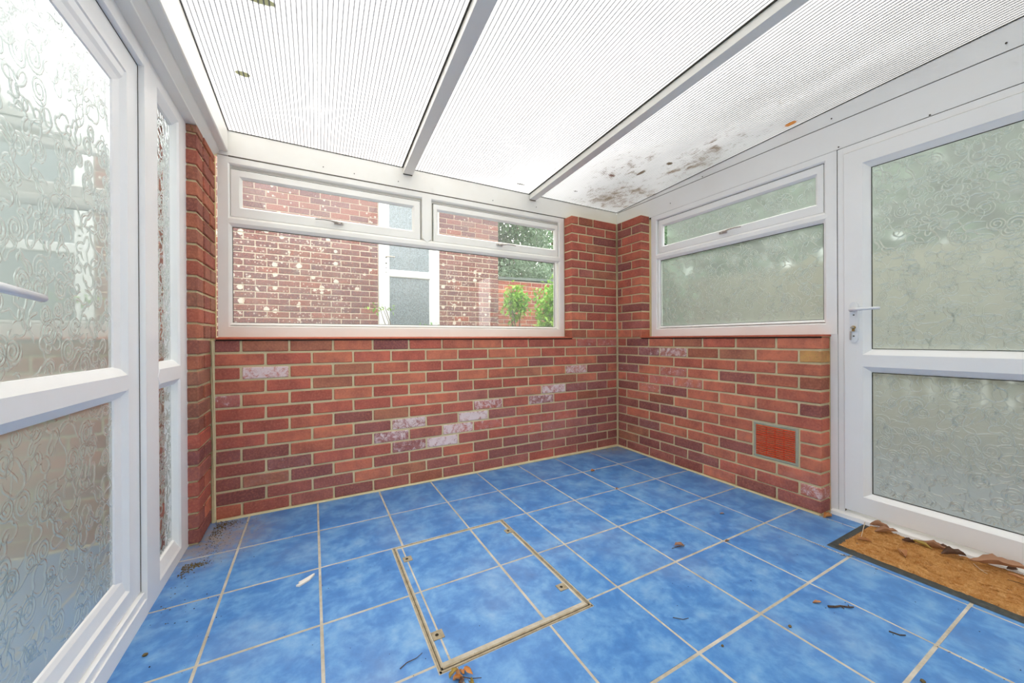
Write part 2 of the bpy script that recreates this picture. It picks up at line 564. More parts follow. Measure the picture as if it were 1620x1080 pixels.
def relief(g, P, u0, u1, v0, v1, d, seed, dens=1.0, w=.0033, h=.0009):
    """loops, spirals and long strokes standing proud of a pressed glass pane"""
    R = random.Random(seed)

    def stroke(pts, ww):
        run = []
        for p in pts + [None]:
            if p is not None and u0 + .004 < p[0] < u1 - .004 and v0 + .004 < p[1] < v1 - .004:
                run.append(p)
                continue
            if len(run) > 3:
                b = len(g.v)
                for i, q in enumerate(run):
                    a_ = run[max(i - 1, 0)]; c_ = run[min(i + 1, len(run) - 1)]
                    tx, ty = c_[0] - a_[0], c_[1] - a_[1]
                    L = math.hypot(tx, ty) or 1
                    nx, ny = -ty / L, tx / L
                    e = min(1, i / 2.5, (len(run) - 1 - i) / 2.5)
                    for s, hh in ((-1, 0), (-.45, .8), (0, 1), (.45, .8), (1, 0)):
                        g.v.append(P(q[0] + nx * s * ww * e, q[1] + ny * s * ww * e, d + .0003 + hh * h * e))
                for i in range(len(run) - 1):
                    for k in range(4):
                        g.f.append((b + i * 5 + k, b + (i + 1) * 5 + k, b + (i + 1) * 5 + k + 1, b + i * 5 + k + 1))
            run = []

    step = .054 / math.sqrt(dens)
    nu = max(1, round((u1 - u0) / step)); nv = max(1, round((v1 - v0) / step))
    for i in range(nu + 1):
        for j in range(nv + 1):
            cu = u0 + (i + .5 * (j % 2)) * step + R.uniform(-.3, .3) * step
            cv = v0 + (j + .2) * step + R.uniform(-.3, .3) * step
            k = R.random()
            ph = R.uniform(0, 6.28); sg = R.choice((-1, 1))
            if k < .34:       # spiral
                n = 44; r1 = R.uniform(.02, .036)
                pts = [(cu + math.cos(ph + sg * t * .36) * r1 * (.15 + .85 * t / n) * 1.0, cv + math.sin(ph + sg * t * .36) * r1 * (.15 + .85 * t / n) * 1.15) for t in range(n)]
            elif k < .78:     # wandering loop
                n = 46; r1 = R.uniform(.022, .045); a2 = R.uniform(.2, .5); w2 = R.choice((2, 3))
                pts = []
                for t in range(n):
                    th = ph + sg * t / n * 7.0
                    rr = r1 * (.75 + a2 * math.sin(w2 * th + ph))
                    pts.append((cu + rr * math.cos(th) + .012 * math.sin(t * .13 + ph), cv + rr * math.sin(th) * 1.1 + .02 * t / n))
            else:             # long S stroke
                n = 34; L = R.uniform(.10, .19); an = R.uniform(0, 3.14); cvv = R.uniform(.5, 2.4) * sg
                x, y = cu - math.cos(an) * L / 2, cv - math.sin(an) * L / 2
                pts = []
                for t in range(n):
                    th = an + cvv * math.sin(t / n * 5.5)
                    x += math.cos(th) * L / n; y += math.sin(th) * L / n
                    pts.append((x, y))
            stroke(pts, w * R.uniform(.7, 1.25))


def pane_relief(P, u0, u1, v0, v1, d, seed, mat, parent, dens=1.0, w=.0030, h=.0019):
    g = G()
    g.poly([P(u0, v0, d), P(u1, v0, d), P(u1, v1, d), P(u0, v1, d)])
    relief(g, P, u0, u1, v0, v1, d, seed, dens, w, h)
    if P is PR:              # keep every face turned to the room
        g.f = [f[::-1] for f in g.f]
    o = g.build('pane', mat, parent, smooth=True, fix=False)
    o.data.materials.append(M_RIDGE if mat is M_OBS else M_RIDGE_L)
    for p in o.data.polygons[1:]:
        p.material_index = 1
    return o


# ------------------------------------------------------------------ brick laying
def brick_mesh(name, seed, L=.215, T=.1, H=.064):
    R = random.Random(seed)
    bm = bmesh.new()
    bmesh.ops.create_cube(bm, size=1)
    for v in bm.verts:
        v.co = Vector((v.co.x * L + R.uniform(-.0012, .0012), v.co.y * T + R.uniform(-.0008, .0008), v.co.z * H + R.uniform(-.0014, .0014)))
    bmesh.ops.bevel(bm, geom=list(bm.edges), offset=.0032, segments=1, affect='EDGES')
    me = bpy.data.meshes.new(name)
    bm.to_mesh(me); bm.free()
    return me


def brick_set(mat):
    S = {}
    for key, L in (('full', .219), ('half', .104), ('q', .05)):
        S[key] = []
        for i in range(5):
            me = brick_mesh('brick', i * 11 + len(key), L)
            me.materials.append(mat)
            S[key].append((me, L))
    return S


SET_IN = brick_set(M_BRICK)
SET_OUT = brick_set(M_BRICK_OUT)
REDS = [(184, 106, 84), (176, 94, 78), (168, 90, 76), (194, 116, 90), (182, 100, 82), (172, 96, 82)]
DULL = [(144, 88, 82), (136, 84, 80), (154, 90, 82), (132, 82, 80), (158, 98, 88), (148, 92, 84)]
BROWN = [(160, 104, 82), (150, 92, 72), (168, 112, 88)]


def lay(parent, P, u0, u1, z, tone, salt, S=SET_IN, R=random, axis='x', T=.1, H=.0628):
    """one brick between joints u0..u1 with its bed centre at z; P gives the face point"""
    L = abs(u1 - u0) - (.0118 if S is SET_IN else .0105)
    if L < .012:
        return
    key = 'full' if L > .15 else ('half' if L > .075 else 'q')
    me, L0 = R.choice(S[key])
    o = bpy.data.objects.new('brick', me)
    COL.objects.link(o)
    o.parent = parent
    um = (u0 + u1) / 2
    o.location = P(um, z, -T / 2 + R.uniform(-.0012, .0015))
    o.scale = (L / L0, T / .1, H / .064)
    if axis == 'y':
        o.rotation_euler = (0, 0, math.pi / 2)
    c = lin(*tone)
    j = R.uniform(.9, 1.12) * (1.22 if S is SET_IN else 1.0)
    o.color = (c[0] * j, c[1] * j, c[2] * j, salt)
    return o


def WB(u, v, d=0):           # face of the back wall
    return (u, -d, v)


def WR(u, v, d=0):           # face of the right wall
    return (-d, u, v)


# salt stains on the two low walls, centres on the wall (u, z, radius, strength)
SALT_B = [(-2.683, .787, .12, .95), (-2.856, .639, .07, .6), (-1.88, .412, .11, .85), (-1.407, .417, .11, 1), (-1.295, .483, .1, .8),
          (-.816, .496, .1, .8), (-.703, .562, .1, .9), (-.501, .703, .1, .9), (-1.999, .343, .1, .8), (-1.65, .266, .11, 1),
          (-1.54, .341, .12, .9), (-1.305, .347, .12, .6), (-1.866, .272, .1, .7), (-2.154, .348, .1, .5), (-2.711, .408, .1, .6),
          (-2.568, .263, .1, .5), (-2.691, .199, .1, .5), (-2.327, .077, .12, .5), (-.924, .55, .1, .5), (-.562, .562, .1, .7),
          (-2.014, .255, .1, .7), (-1.133, .074, .15, .5), (-.817, .228, .2, .55), (-.563, .428, .15, .6), (-1.21, .397, .1, .5),
          (-1.268, .283, .12, .5), (-.343, .959, .07, .9), (-.126, .943, .1, .6), (-.482, .719, .06, .95), (-.415, .568, .1, .6),
          (-.348, .155, .15, .6), (-.519, .203, .15, .55), (-.713, .2, .12, .6), (-.451, .356, .12, .5), (-.7, .28, .62, .52), (-2.3, .12, .4, .36), (-.25, .6, .3, .42)]
SALT_R = [(-.188, .644, .1, .5), (-.135, .694, .1, .6), (-.306, .851, .12, .7), (-.575, .855, .12, .8), (-.533, .704, .12, .7),
          (-.489, .633, .1, .6), (-.693, .653, .08, .7), (-.398, .279, .1, .8), (-.573, .411, .1, .45), (-.064, 1.055, .1, .6),
          (-.155, 1.108, .1, .5), (-.139, 1.274, .1, .5), (-.067, 1.547, .12, .5), (-.652, .118, .15, .5), (-1.446, .212, .1, .85),
          (-1.46, .121, .1, .8), (-1.208, .125, .12, .5), (-1.118, .305, .1, .6), (-.937, .26, .12, .4), (-1.446, .037, .12, .5),
          (-.337, .553, .1, .6), (-.9, .1, .3, .45), (-.3, .5, .3, .35)]


def salt_at(T, u, v):
    s = .12
    for cu, cv, r, k in T:
        s = max(s, k * math.exp(-(((u - cu) / (r * 1.1)) ** 2 + ((v - cv) / (r * .45)) ** 2)))
    return min(1.0, s)


def tone_back(R, u, v):
    dull_odds = .10 + .55 * max(0, min(1, (.62 - v) / .5)) + .35 * max(0, min(1, (u + 1.3) / 1.1)) * (1 if v < .9 else .15)  # dull bricks likelier lower down and towards the right end
    if v > .98:
        dull_odds = .12
    k = R.random()
    if k < dull_odds:
        return R.choice(DULL)
    return R.choice(REDS) if k < .93 else R.choice(BROWN)


def tone_right(R, u, v):
    dull_odds = .05 + .6 * max(0, min(1, (u + .95) / .75)) * (1 if v < .98 else .55) + .35 * max(0, min(1, (.4 - v) / .4)) * max(0, min(1, (u + 1.4) / .5))  # dull bricks likelier towards the inner corner and lower down
    k = R.random()
    if k < dull_odds:
        return R.choice(DULL)
    return R.choice(REDS[:1] + REDS[3:5] + [(196, 114, 90), (200, 120, 94)]) if k < .95 else R.choice(BROWN)


Z0, CZ = .975, .075
JA = [-2.915, -2.793, -2.564, -2.335, -2.106, -1.877, -1.647, -1.413, -1.174, -.943, -.701, -.463, -.239, -.004]
JB = [-2.915, -2.68, -2.449, -2.221, -1.992, -1.762, -1.530, -1.294, -1.058, -.822, -.582, -.352, -.121, -.004]
RB = random.Random(31)

# ================================================================== the setting
# floor: grout bed, then every tile
floor = empty('floor', kind='structure')
G().box(-3.03, .16, -3.35, .12, -.12, -.0013).build('grout_bed', M_GROUT, floor)
XS = [-3.102, -2.757, -2.422, -2.073, -1.737, -1.396, -1.055, -.712, -.352, -.008, .10]
YS = [.02, -.362, -.700, -1.048, -1.383, -1.720, -2.052, -2.392, -2.735, -3.08, -3.3]
GAP = .0043
RT = random.Random(5)


def tile_mesh(x0, x1, y0, y1, top):
    bm = bmesh.new()
    bmesh.ops.create_cube(bm, size=1)
    for v in bm.verts:
        v.co = Vector((v.co.x * (x1 - x0), v.co.y * (y1 - y0), v.co.z * .010))
    bmesh.ops.bevel(bm, geom=[e for e in bm.edges if all(v.co.z > 0 for v in e.verts)], offset=.0016, segments=1, affect='EDGES')
    me = bpy.data.meshes.new('tile'); bm.to_mesh(me); bm.free()
    me.materials.append(M_TILE)
    return me


def tile(x0, x1, y0, y1, parent, gx=GAP, top=None, zc=None):
    x0 += gx; x1 -= gx; y0 += gx; y1 -= gx
    if x1 - x0 < .006 or y1 - y0 < .006:
        return
    o = link('tile', tile_mesh(x0, x1, y0, y1, 0), parent)
    o.location = ((x0 + x1) / 2, (y0 + y1) / 2, -.005 + (RT.uniform(-.0006, .0006) if zc is None else zc))
    return o


def tile_poly(pts, parent):
    n = len(pts)
    cx = sum(p[0] for p in pts) / n; cy = sum(p[1] for p in pts) / n
    q = []
    for i in range(n):                       # inset by the grout gap
        a_, b_, c_ = Vector(pts[i - 1]), Vector(pts[i]), Vector(pts[(i + 1) % n])
        e1 = (b_ - a_).normalized(); e2 = (c_ - b_).normalized()
        q.append(b_ + Vector((-e1.y, e1.x)) * GAP + Vector((-e2.y, e2.x)) * GAP)
    g = G()
    b = len(g.v)
    g.v += [(p.x - cx, p.y - cy, .005) for p in q] + [(p.x - cx, p.y - cy, -.005) for p in q]
    g.f.append(tuple(range(n)))
    g.f += [(i, i + n, (i + 1) % n + n, (i + 1) % n) for i in range(n)]
    o = g.build('tile', M_TILE, parent)
    o.location = (cx, cy, -.005)
    return o


HX0, HX1, HY0, HY1 = -2.122, -1.549, -1.414, -.703      # the recessed cover's outline
for i in range(len(XS) - 1):
    for j in range(len(YS) - 1):
        x0, x1, y1, y0 = XS[i], XS[i + 1], YS[j], YS[j + 1]
        if x1 <= -2.95 and j < 1:
            continue
        if x0 >= -.01:
            if j == 4:
                tile(x0, x1, y0, -1.492, floor)
                continue
            if j < 4:
                continue
        x0 = max(x0, -2.975); 
        # cut around the cover
        inx = x0 < HX1 - .01 and x1 > HX0 + .01
        iny = y0 < HY1 - .01 and y1 > HY0 + .01
        if inx and iny:
            if y1 <= -1.382:                       # row in front of the cover, notched round its corners
                if x0 < HX0 - .05:
                    tile_poly([(x0, y0), (x1, y0), (x1, HY0), (HX0, HY0), (HX0, y1), (x0, y1)], floor)
                elif x1 > HX1 + .05:
                    tile_poly([(x0, y0), (x1, y0), (x1, y1), (HX1, y1), (HX1, HY0), (x0, HY0)], floor)
                else:
                    tile(x0, x1, y0, HY0 + .002, floor)
            elif x0 < HX0 - .05:
                tile(x0, HX0, y0, y1, floor)
            elif x1 > HX1 + .05:
                tile(HX1, x1, y0, y1, floor)
            continue
        tile(x0, x1, y0, y1, floor)

cover = empty('inspection_cover')
tag(cover, 'recessed tiled inspection cover with beige metal edging and four screw lugs in the floor', 'inspection cover')
G().box(HX0 + .001, HX1 - .001, HY0 + .003, HY1 - .001, -.06, -.0055).build('tray', M_COVER, cover)
for x0, x1 in ((-2.108, -2.080), (-2.082, -1.739), (-1.737, -1.566)):
    for y0, y1 in ((-1.385, -1.047), (-1.047, -.714)):
        tile(x0, x1, y0, y1, cover, .003, zc=-.0008)
g = G()
for x0, x1, y0, y1 in ((HX0, HX0 + .005, HY0, HY1), (HX0 + .008, HX0 + .0125, HY0 + .01, HY1), (HX1 - .005, HX1, HY0, HY1), (HX1 - .012, HX1 - .008, HY0 + .01, HY1),
                       (HX0, HX1, HY0, HY0 + .006), (HX0 + .008, HX1 - .008, HY0 + .010, HY0 + .016), (HX0, HX1, HY1 - .004, HY1)):
    g.box(x0, x1, y0, y1, -.01, .0008)
g.build('edging', M_COVER, cover)
g = G()
for x0, x1, y0, y1 in ((HX0 + .0055, HX0 + .0075, HY0 + .01, HY1), (HX1 - .0078, HX1 - .0055, HY0, HY1), (HX0, HX1, HY0 + .0065, HY0 + .0095)):
    g.box(x0, x1, y0, y1, -.01, -.001)
g.build('seam', M_DARK, cover)
for lx, ly in ((-2.078, -.815), (-2.086, -1.277), (-1.573, -.820), (-1.588, -1.282)):
    s = .019
    lug = G().box(lx - s, lx + s, ly - s * .95, ly + s * .95, -.006, .0016).build('lug', M_COVER, cover, bevel=.0006)
    g = G(); g.tube([(lx - .003, ly, .0010), (lx - .003, ly, .0021)], .0058, 12)
    g.build('screw_hole', M_DARK, lug)

# back wall
wall_back = empty('wall_back', kind='structure')
g = G()
g.box(-3.03, .0, .006, .094, -.06, Z0 + .002)
g.box(-.509, .0, .006, .15, Z0, 2.006)
g.build('mortar_joints', M_MORTAR, wall_back)
g = G()      # pointing run down the two inner corners
g.tube([(-2.915, -.002, -.0), (-2.912, -.004, .4), (-2.916, -.003, .966)], [.011, .009, .010], 6)
g.tube([(-.006, -.004, 0), (-.004, -.006, .7), (-.006, -.004, 1.4), (-.005, -.005, 2.0)], [.006, .005, .006, .005], 6)
g.tube([(-2.9, -.004, .001), (-2.2, -.004, .002), (-1.4, -.007, .003), (-.7, -.006, .003), (-.01, -.008, .003)], [.010, .008, .009, .012, .013], 6)
g.tube([(-.006, -.02, .003), (-.008, -.5, .002), (-.006, -1.0, .001), (-.004, -1.48, .0)], [.012, .008, .008, .005], 6)
g.build('corner_pointing', M_MORTAR, wall_back)
for k in range(13):
    z = Z0 - CZ * (k + .5) + (.0035 if k == 12 else 0)
    J = JA if k % 2 == 0 else JB
    for i in range(len(J) - 1):
        um = (J[i] + J[i + 1]) / 2
        lay(wall_back, WB, J[i], J[i + 1], z, tone_back(RB, um, z), salt_at(SALT_B, um, z), R=RB)
for k in range(1, 15):
    z = Z0 + CZ * .985 * (k - .5)
    J = [-.5195, -.437, -.276, -.004] if k % 2 == 0 else [-.5195, -.352, -.135, -.004]
    for i in range(len(J) - 1):
        um = (J[i] + J[i + 1]) / 2
        lay(wall_back, WB, J[i], J[i + 1], z, tone_back(RB, um, z), .25 if k < 3 else .08, R=RB, H=.063)

# right wall with its air vent
wall_right = empty('wall_right', kind='structure')
g = G()
g.box(.006, .12, -1.482, .1, -.06, Z0 + .002)
g.box(.006, .15, -.269, .15, Z0, 2.006)
g.build('mortar_joints', M_MORTAR, wall_right)
R1 = [-.004, -.105, -.345, -.577, -.809, -1.037, -1.271, -1.494]
R2 = [-.004, -.237, -.449, -.689, -.925, -1.157, -1.384, -1.494]
VY0, VY1, VZ0, VZ1 = -1.384, -1.141, .228, .450
RR = random.Random(77)
for k in range(13):
    z = Z0 - CZ * (k + .5) + (.0035 if k == 12 else 0)
    J = R1 if k % 2 == 0 else R2
    for i in range(len(J) - 1):
        a0, a1 = J[i], J[i + 1]
        um = (a0 + a1) / 2
        if VZ0 < z < VZ1:
            if a1 >= VY1 - .002 or a0 <= VY0 + .002:
                pass
            elif a0 > VY1 and a1 < VY1:
                a1 = VY1
            elif a0 > VY0 and a1 < VY0:
                a0 = VY0
            else:
                continue
        lay(wall_right, WR, a0, a1, z, tone_right(RR, um, z) if not (k == 1 and i == 6) else (206, 158, 98), salt_at(SALT_R, um, z), R=RR, axis='y')
for k in range(1, 15):
    z = Z0 + CZ * .985 * (k - .5)
    J = [-.004, -.052, -.280] if k % 2 == 0 else [-.004, -.166, -.280]
    for i in range(len(J) - 1):
        um = (J[i] + J[i + 1]) / 2
        lay(wall_right, WR, J[i], J[i + 1], z, tone_right(RR, um, z), salt_at(SALT_R, um, z), R=RR, axis='y', H=.063)

# left-hand pier beside the glazed door
wall_left = empty('wall_left', kind='structure')
PX0 = -2.920


def WL(u, v, d=0):
    return (PX0 + d - (0 - u) * .03, u, v)


g = G()
g.hexa([(PX0 - .09, .15, -.06), (PX0 - .006, .15, -.06), (PX0 - .013, -.222, -.06), (PX0 - .09, -.222, -.06),
        (PX0 - .09, .15, 2.0), (PX0 - .006, .15, 2.0), (PX0 - .013, -.222, 2.0), (PX0 - .09, -.222, 2.0)])
g.build('mortar_joints', M_MORTAR, wall_left)
RL = random.Random(12)
for k in range(-13, 15):
    z = Z0 + CZ * (k - .5) + (.0035 if k == -12 else 0)
    hh_ = .064
    if k == -13:
        continue
    if k == 14:
        z, hh_ = 1.972, .034
    if z < Z0:
        J = [-.006, -.125, -.238] if k % 2 else [-.006, -.238]
    else:
        J = [.098, -.010, -.125, -.238] if k % 2 else [.098, -.125, -.238]
    for i in range(len(J) - 1):
        tone = RL.choice([(150, 98, 76), (140, 90, 74), (164, 100, 76), (132, 82, 70), (156, 88, 70), (146, 104, 84)]) if z > .5 else RL.choice(REDS + DULL)
        lay(wall_left, WL, J[i], J[i + 1], z, tone, .28 if RL.random() < .3 else .08, R=RL, axis='y', H=hh_)

# house wall behind the viewpoint, closes the lean-to
G().box(-3.2, .2, -3.42, -3.3, -.1, 2.42).build('wall_rear', simple('pale_render', lin(228, 226, 220), .9, .1, 0, 12, .2, lin(200, 196, 190), .002), None, kind='structure')

# ------------------------------------------------------------------ roof


def roof_z(y):
    return 2.155 + .0475 * (.1 - y)


ceiling = empty('ceiling', kind='structure')
SH = [(-2.858, -1.895), (-1.86, -.872), (-.83, .10)]
YR = -3.3
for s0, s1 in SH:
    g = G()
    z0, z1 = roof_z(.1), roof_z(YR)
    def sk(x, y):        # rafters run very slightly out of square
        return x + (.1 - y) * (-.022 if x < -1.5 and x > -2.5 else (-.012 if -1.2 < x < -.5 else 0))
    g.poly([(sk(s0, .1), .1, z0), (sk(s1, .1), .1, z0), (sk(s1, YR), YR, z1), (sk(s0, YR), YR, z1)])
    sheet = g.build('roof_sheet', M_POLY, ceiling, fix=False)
    g = G()
    n = int((s1 - s0) / .0178)
    for i in range(n + 1):
        x = s0 + (s1 - s0) * i / n
        xa = x; xb = sk(s0, YR) + (sk(s1, YR) - sk(s0, YR)) * i / n
        w = .0023
        g.hexa([(xa - w, .1, z0 - .0006), (xa + w, .1, z0 - .0006), (xb + w, YR, z1 - .0006), (xb - w, YR, z1 - .0006),
                (xa - w, .1, z0 + .008), (xa + w, .1, z0 + .008), (xb + w, YR, z1 + .008), (xb - w, YR, z1 + .008)])
    rb = g.build('sheet_ribs', M_RIB, sheet, kind='stuff', fix=False)

for xl, xr, skew, ye in ((-1.888, -1.824, -.024, .093), (-.868, -.808, -.0125, .093)):
    g = G()
    za, zb = roof_z(ye), roof_z(YR)
    dx = (ye - YR) * skew
    H = .046
    g.hexa([(xl, ye, za - H), (xr, ye, za - H), (xr + dx, YR, zb - H), (xl + dx, YR, zb - H),
            (xl, ye, za + .03), (xr, ye, za + .03), (xr + dx, YR, zb + .03), (xl + dx, YR, zb + .03)])
    raf = g.build('rafter', M_CREAM, ceiling, bevel=.0015)
    g = G()
    for sx, sg in ((xl, -1), (xr, 1)):
        g.hexa([(sx + sg * .001, ye, za - .006), (sx + sg * .007, ye, za - .006), (sx + dx + sg * .007, YR, zb - .006), (sx + dx + sg * .001, YR, zb - .006),
                (sx + sg * .001, ye, za + .001), (sx + sg * .007, ye, za + .001), (sx + dx + sg * .007, YR, zb + .001), (sx + dx + sg * .001, YR, zb + .001)])
    g.build('gasket', M_GASKET, raf)
    g = G(); g.box(xl + .001, xr - .001, ye + .0005, ye + .004, za - H - .004, za - H + .004)
    g.build('end_seal', M_SCREW, raf)

# trims round the head of the walls
g = G()
g.box(-2.95, .10, .10, .145, 2.012, roof_z(.1) - .003)
tb = g.build('trim_1', M_CREAM, None, kind='structure')
g = G(); g.box(-2.90, .10, .097, .101, roof_z(.1) - .0045, roof_z(.1) - .0005); g.build('gasket', M_GASKET, tb)
g = G(); g.box(-2.86, .0, .0985, .103, 2.006, 2.0125); g.build('shadow_gap', M_SCREW, tb)

tr_ = empty('trim_2', kind='structure')
g = G(); g.box(.10, .145, -3.3, .14, 1.994, 2.142); g.build('fascia_board', M_WHITE, tr_)
g = G()
za, zb = roof_z(.1) - .003, roof_z(-3.3) - .003
g.hexa([(.10, .1, 2.147), (.145, .1, 2.147), (.145, -3.3, 2.147), (.10, -3.3, 2.147), (.10, .1, max(za, 2.149)), (.145, .1, max(za, 2.149)), (.145, -3.3, zb), (.10, -3.3, zb)])
g.build('fascia_board', M_WHITE, tr_)
g = G(); g.box(.104, .14, -3.3, .1, 2.141, 2.148); g.build('shadow_gap', M_SCREW, tr_)
g = G(); g.box(.104, .14, -3.3, -.2, 1.988, 1.995); g.build('shadow_gap', M_SCREW, tr_)
g = G(); g.hexa([(.097, .1, za - .001), (.102, .1, za - .001), (.102, -3.3, zb - .001), (.097, -3.3, zb - .001), (.097, .1, za + .003), (.102, .1, za + .003), (.102, -3.3, zb + .003), (.097, -3.3, zb + .003)])
g.build('gasket', M_GASKET, tr_)
for sy, sz in ((-1.50, 2.176), (-1.53, 2.005), (-2.07, 2.18), (-.48, 2.05), (-1.86, 1.998), (-.75, 2.155)):
    g = G(); g.tube([(.1005, sy, sz), (.0975, sy, sz)], .0035, 10); g.build('screw', M_SCREW, tr_)
for sx, sz in ((-2.38, 2.05), (-2.20, 2.045), (-1.92, 2.05), (-1.2, 2.045), (-.8, 2.06)):
    g = G(); g.tube([(sx, .1005, sz), (sx, .0975, sz)], .003, 10); g.build('screw', M_SCREW, tb)

# stepped ring beam above the left-hand glazing
g = G()
sec = [(-2.967, 1.990), (-2.927, 1.993), (-2.925, 1.998), (-2.900, 2.023), (-2.898, 2.030), (-2.866, 2.030), (-2.862, 2.034), (-2.862, None), (-2.99, None), (-2.99, 1.990)]
y0, y1 = .098, -3.3
A = [(x, y0, (roof_z(y0) - .002) if z is None else z) for x, z in sec]
B = [(x, y1, (roof_z(y1) - .002) if z is None else z) for x, z in sec]
g.poly(A); g.poly(B[::-1])
for i in range(len(sec)):
    j = (i + 1) % len(sec)
    g.poly([A[i], A[j], B[j], B[i]])
tl_ = g.build('trim_3', M_CREAM, None, kind='structure')
g = G(); g.hexa([(-2.864, .1, roof_z(.1) - .004), (-2.859, .1, roof_z(.1) - .004), (-2.859, YR, roof_z(YR) - .004), (-2.864, YR, roof_z(YR) - .004),
                 (-2.864, .1, roof_z(.1)), (-2.859, .1, roof_z(.1)), (-2.859, YR, roof_z(YR)), (-2.864, YR, roof_z(YR))])
g.build('gasket', M_GASKET, tl_)
g = G(); g.box(-2.975, -2.968, -3.3, -.2, 1.984, 1.991); g.build('gasket', M_GASKET, tl_)

# ================================================================== back window
OUT = [(0, -.045), (0, 0), (.050, 0), (.056, -.004), (.056, -.018)]


def window(name, P, u0, u1, v0, v1, mat, tz0, tz1, mull, main, sashes, handles, pane_fn, sill):
    w = empty(name, kind='structure')
    g = G()
    ring4(g, P, u0, u1, v0, v1, [(0, 0, 0, -.045), (0, 0, 0, .0), (.048, .058, .034, 0), (.056, .066, .042, -.006), (.058, .068, .044, -.03), (.060, .069, .076, -.031)])
    fr = g.build('window_frame', mat, w)
    g = G(); bar(g, P, u0 + .052, u1 - .052, tz0, tz1, .0006, .016, .022, -.03)
    g.build('transom', mat, w)
    if mull:
        g = G()
        bar(g, P, tz1 + .012, v1 - .036, mull[0], mull[1], .0015, .004, .03, -.03, horiz=False)
        um_ = (mull[0] + mull[1]) / 2
        a_, b_ = P(um_ - .052, tz1 - .01, -.031), P(um_ + .052, v1 - .04, -.034)
        g.box(min(a_[0], b_[0]), max(a_[0], b_[0]), min(a_[1], b_[1]), max(a_[1], b_[1]), min(a_[2], b_[2]), max(a_[2], b_[2]))
        g.build('mullion', mat, w)
    # glazing bead of the fixed light, then its pane
    a0, a1, b0, b1 = main
    g = G()
    ring(g, P, a0 - .014, a1 + .014, b0 - .014, b1 + .014, [(-.006, -.030), (0, -.002), (.011, -.010), (.014, -.016), (.014, -.03)])
    bead = g.build('glazing_bead', mat, w)
    pane_fn(P, a0, a1, b0, b1, -.017, 11, w)
    g = G(); ring(g, P, a0, a1, b0, b1, [(-.001, -.0135), (.0022, -.0155)]); g.build('seal', M_GASKET, bead)
    for n, (o, gl) in enumerate(sashes):
        g = G()
        ring4(g, P, o[0], o[1], o[2], o[3], [(-.006, -.002, -.012, -.03), (0, 0, 0, -.025), (0, 0, 0, -.010), (.003, .003, .003, -.007),
                                             (gl[0] - o[0] - .014, gl[2] - o[2] - .010, o[3] - gl[3] - .014, -.007),
                                             (gl[0] - o[0] - .002, gl[2] - o[2] - .002, o[3] - gl[3] - .002, -.018),
                                             (gl[0] - o[0], gl[2] - o[2], o[3] - gl[3], -.024)])
        s = g.build('sash', mat, w)
        g = G(); ring4(g, P, o[0], o[1], o[2], o[3], [(-.004, -.001, -.006, -.020), (-.0005, -.0005, -.0005, -.020)])
        g.build('seal', M_GASKET, s)
        pane_fn(P, gl[0], gl[1], gl[2], gl[3], -.022, 23 + n, s)
    P0 = P
    P = lambda u, v, d=0: P0(u, v, d - .018)
    for hu, hv, dirn in handles:
        g = G()
        ax = [P(hu - dirn * .030, hv, .014), P(hu + dirn * .022, hv, .014)]
        base = [P(hu - dirn * .034, hv - .007, .013), P(hu + dirn * .020, hv - .009, .013), P(hu + dirn * .020, hv + .009, .013), P(hu - dirn * .034, hv + .007, .013),
                P(hu - dirn * .032, hv - .006, .024), P(hu + dirn * .018, hv - .007, .028), P(hu + dirn * .018, hv + .007, .028), P(hu - dirn * .032, hv + .006, .024)]
        g.hexa(base)
        h = g.build('window_handle', M_CHROME, w, bevel=.0018)
        g = G()
        pts = [P(hu + dirn * .012, hv, .034), P(hu + dirn * .045, hv + .003, .046), P(hu + dirn * .085, hv + .004, .047), P(hu + dirn * .125, hv + .002, .040)]
        g.tube(pts, [.0065, .0055, .005, .0042], 8)
        g.tube([P(hu + dirn * .006, hv, .022), P(hu + dirn * .006, hv, .038)], .0085, 10)
        g.build('lever', M_CHROME, h, smooth=True)
        g = G(); g.tube([P(hu - dirn * .022, hv, .0235), P(hu - dirn * .022, hv, .027)], .0032, 8); g.build('screw', M_SCREW, h)
    return w


def clear_fn(P, a0, a1, b0, b1, d, seed, parent):
    pane_flat(P, a0, a1, b0, b1, d, 'pane', M_CLEAR, parent)


def obs_fn(P, a0, a1, b0, b1, d, seed, parent):
    pane_relief(P, a0, a1, b0, b1, d, seed, M_OBS, parent, 1.25)


w1 = window('window_1', PB, -2.911, -.517, .987, 2.007, M_CREAM, 1.618, 1.674, (-1.757, -1.688), (-2.845, -.610, 1.070, 1.614),
            [((-2.853, -1.768, 1.672, 1.942), (-2.798, -1.818, 1.735, 1.891)), ((-1.672, -.577, 1.672, 1.942), (-1.635, -.667, 1.735, 1.893))],
            [(-2.300, 1.711, -1), (-1.135, 1.708, 1)], clear_fn, None)
g = G()
g.poly([(-2.905, -.012, .982), (-.512, -.012, .982), (-.512, .1, .988), (-2.905, .1, .988)])
g.box(-2.905, -.512, -.012, .1, .974, .982)
g.build('window_sill', M_SILL, w1)
g = G(); g.box(-2.903, -.514, -.0015, .004, .966, .9745); g.build('shadow_gap', M_DARK, w1)

w2 = window('window_2', PR, -1.521, -.292, .984, 1.992, M_WHITE, 1.618, 1.674, None, (-1.457, -.377, 1.070, 1.612),
            [((-1.460, -.362, 1.672, 1.944), (-1.418, -.432, 1.732, 1.888))], [(-.905, 1.706, -1)], obs_fn, None)
g = G(); g.box(-.012, .1, -1.494, -.27, .974, .985); g.build('window_sill', M_SILL, w2)
g = G(); g.box(-.0015, .004, -1.49, -.272, .966, .9745); g.build('shadow_gap', M_DARK, w2)

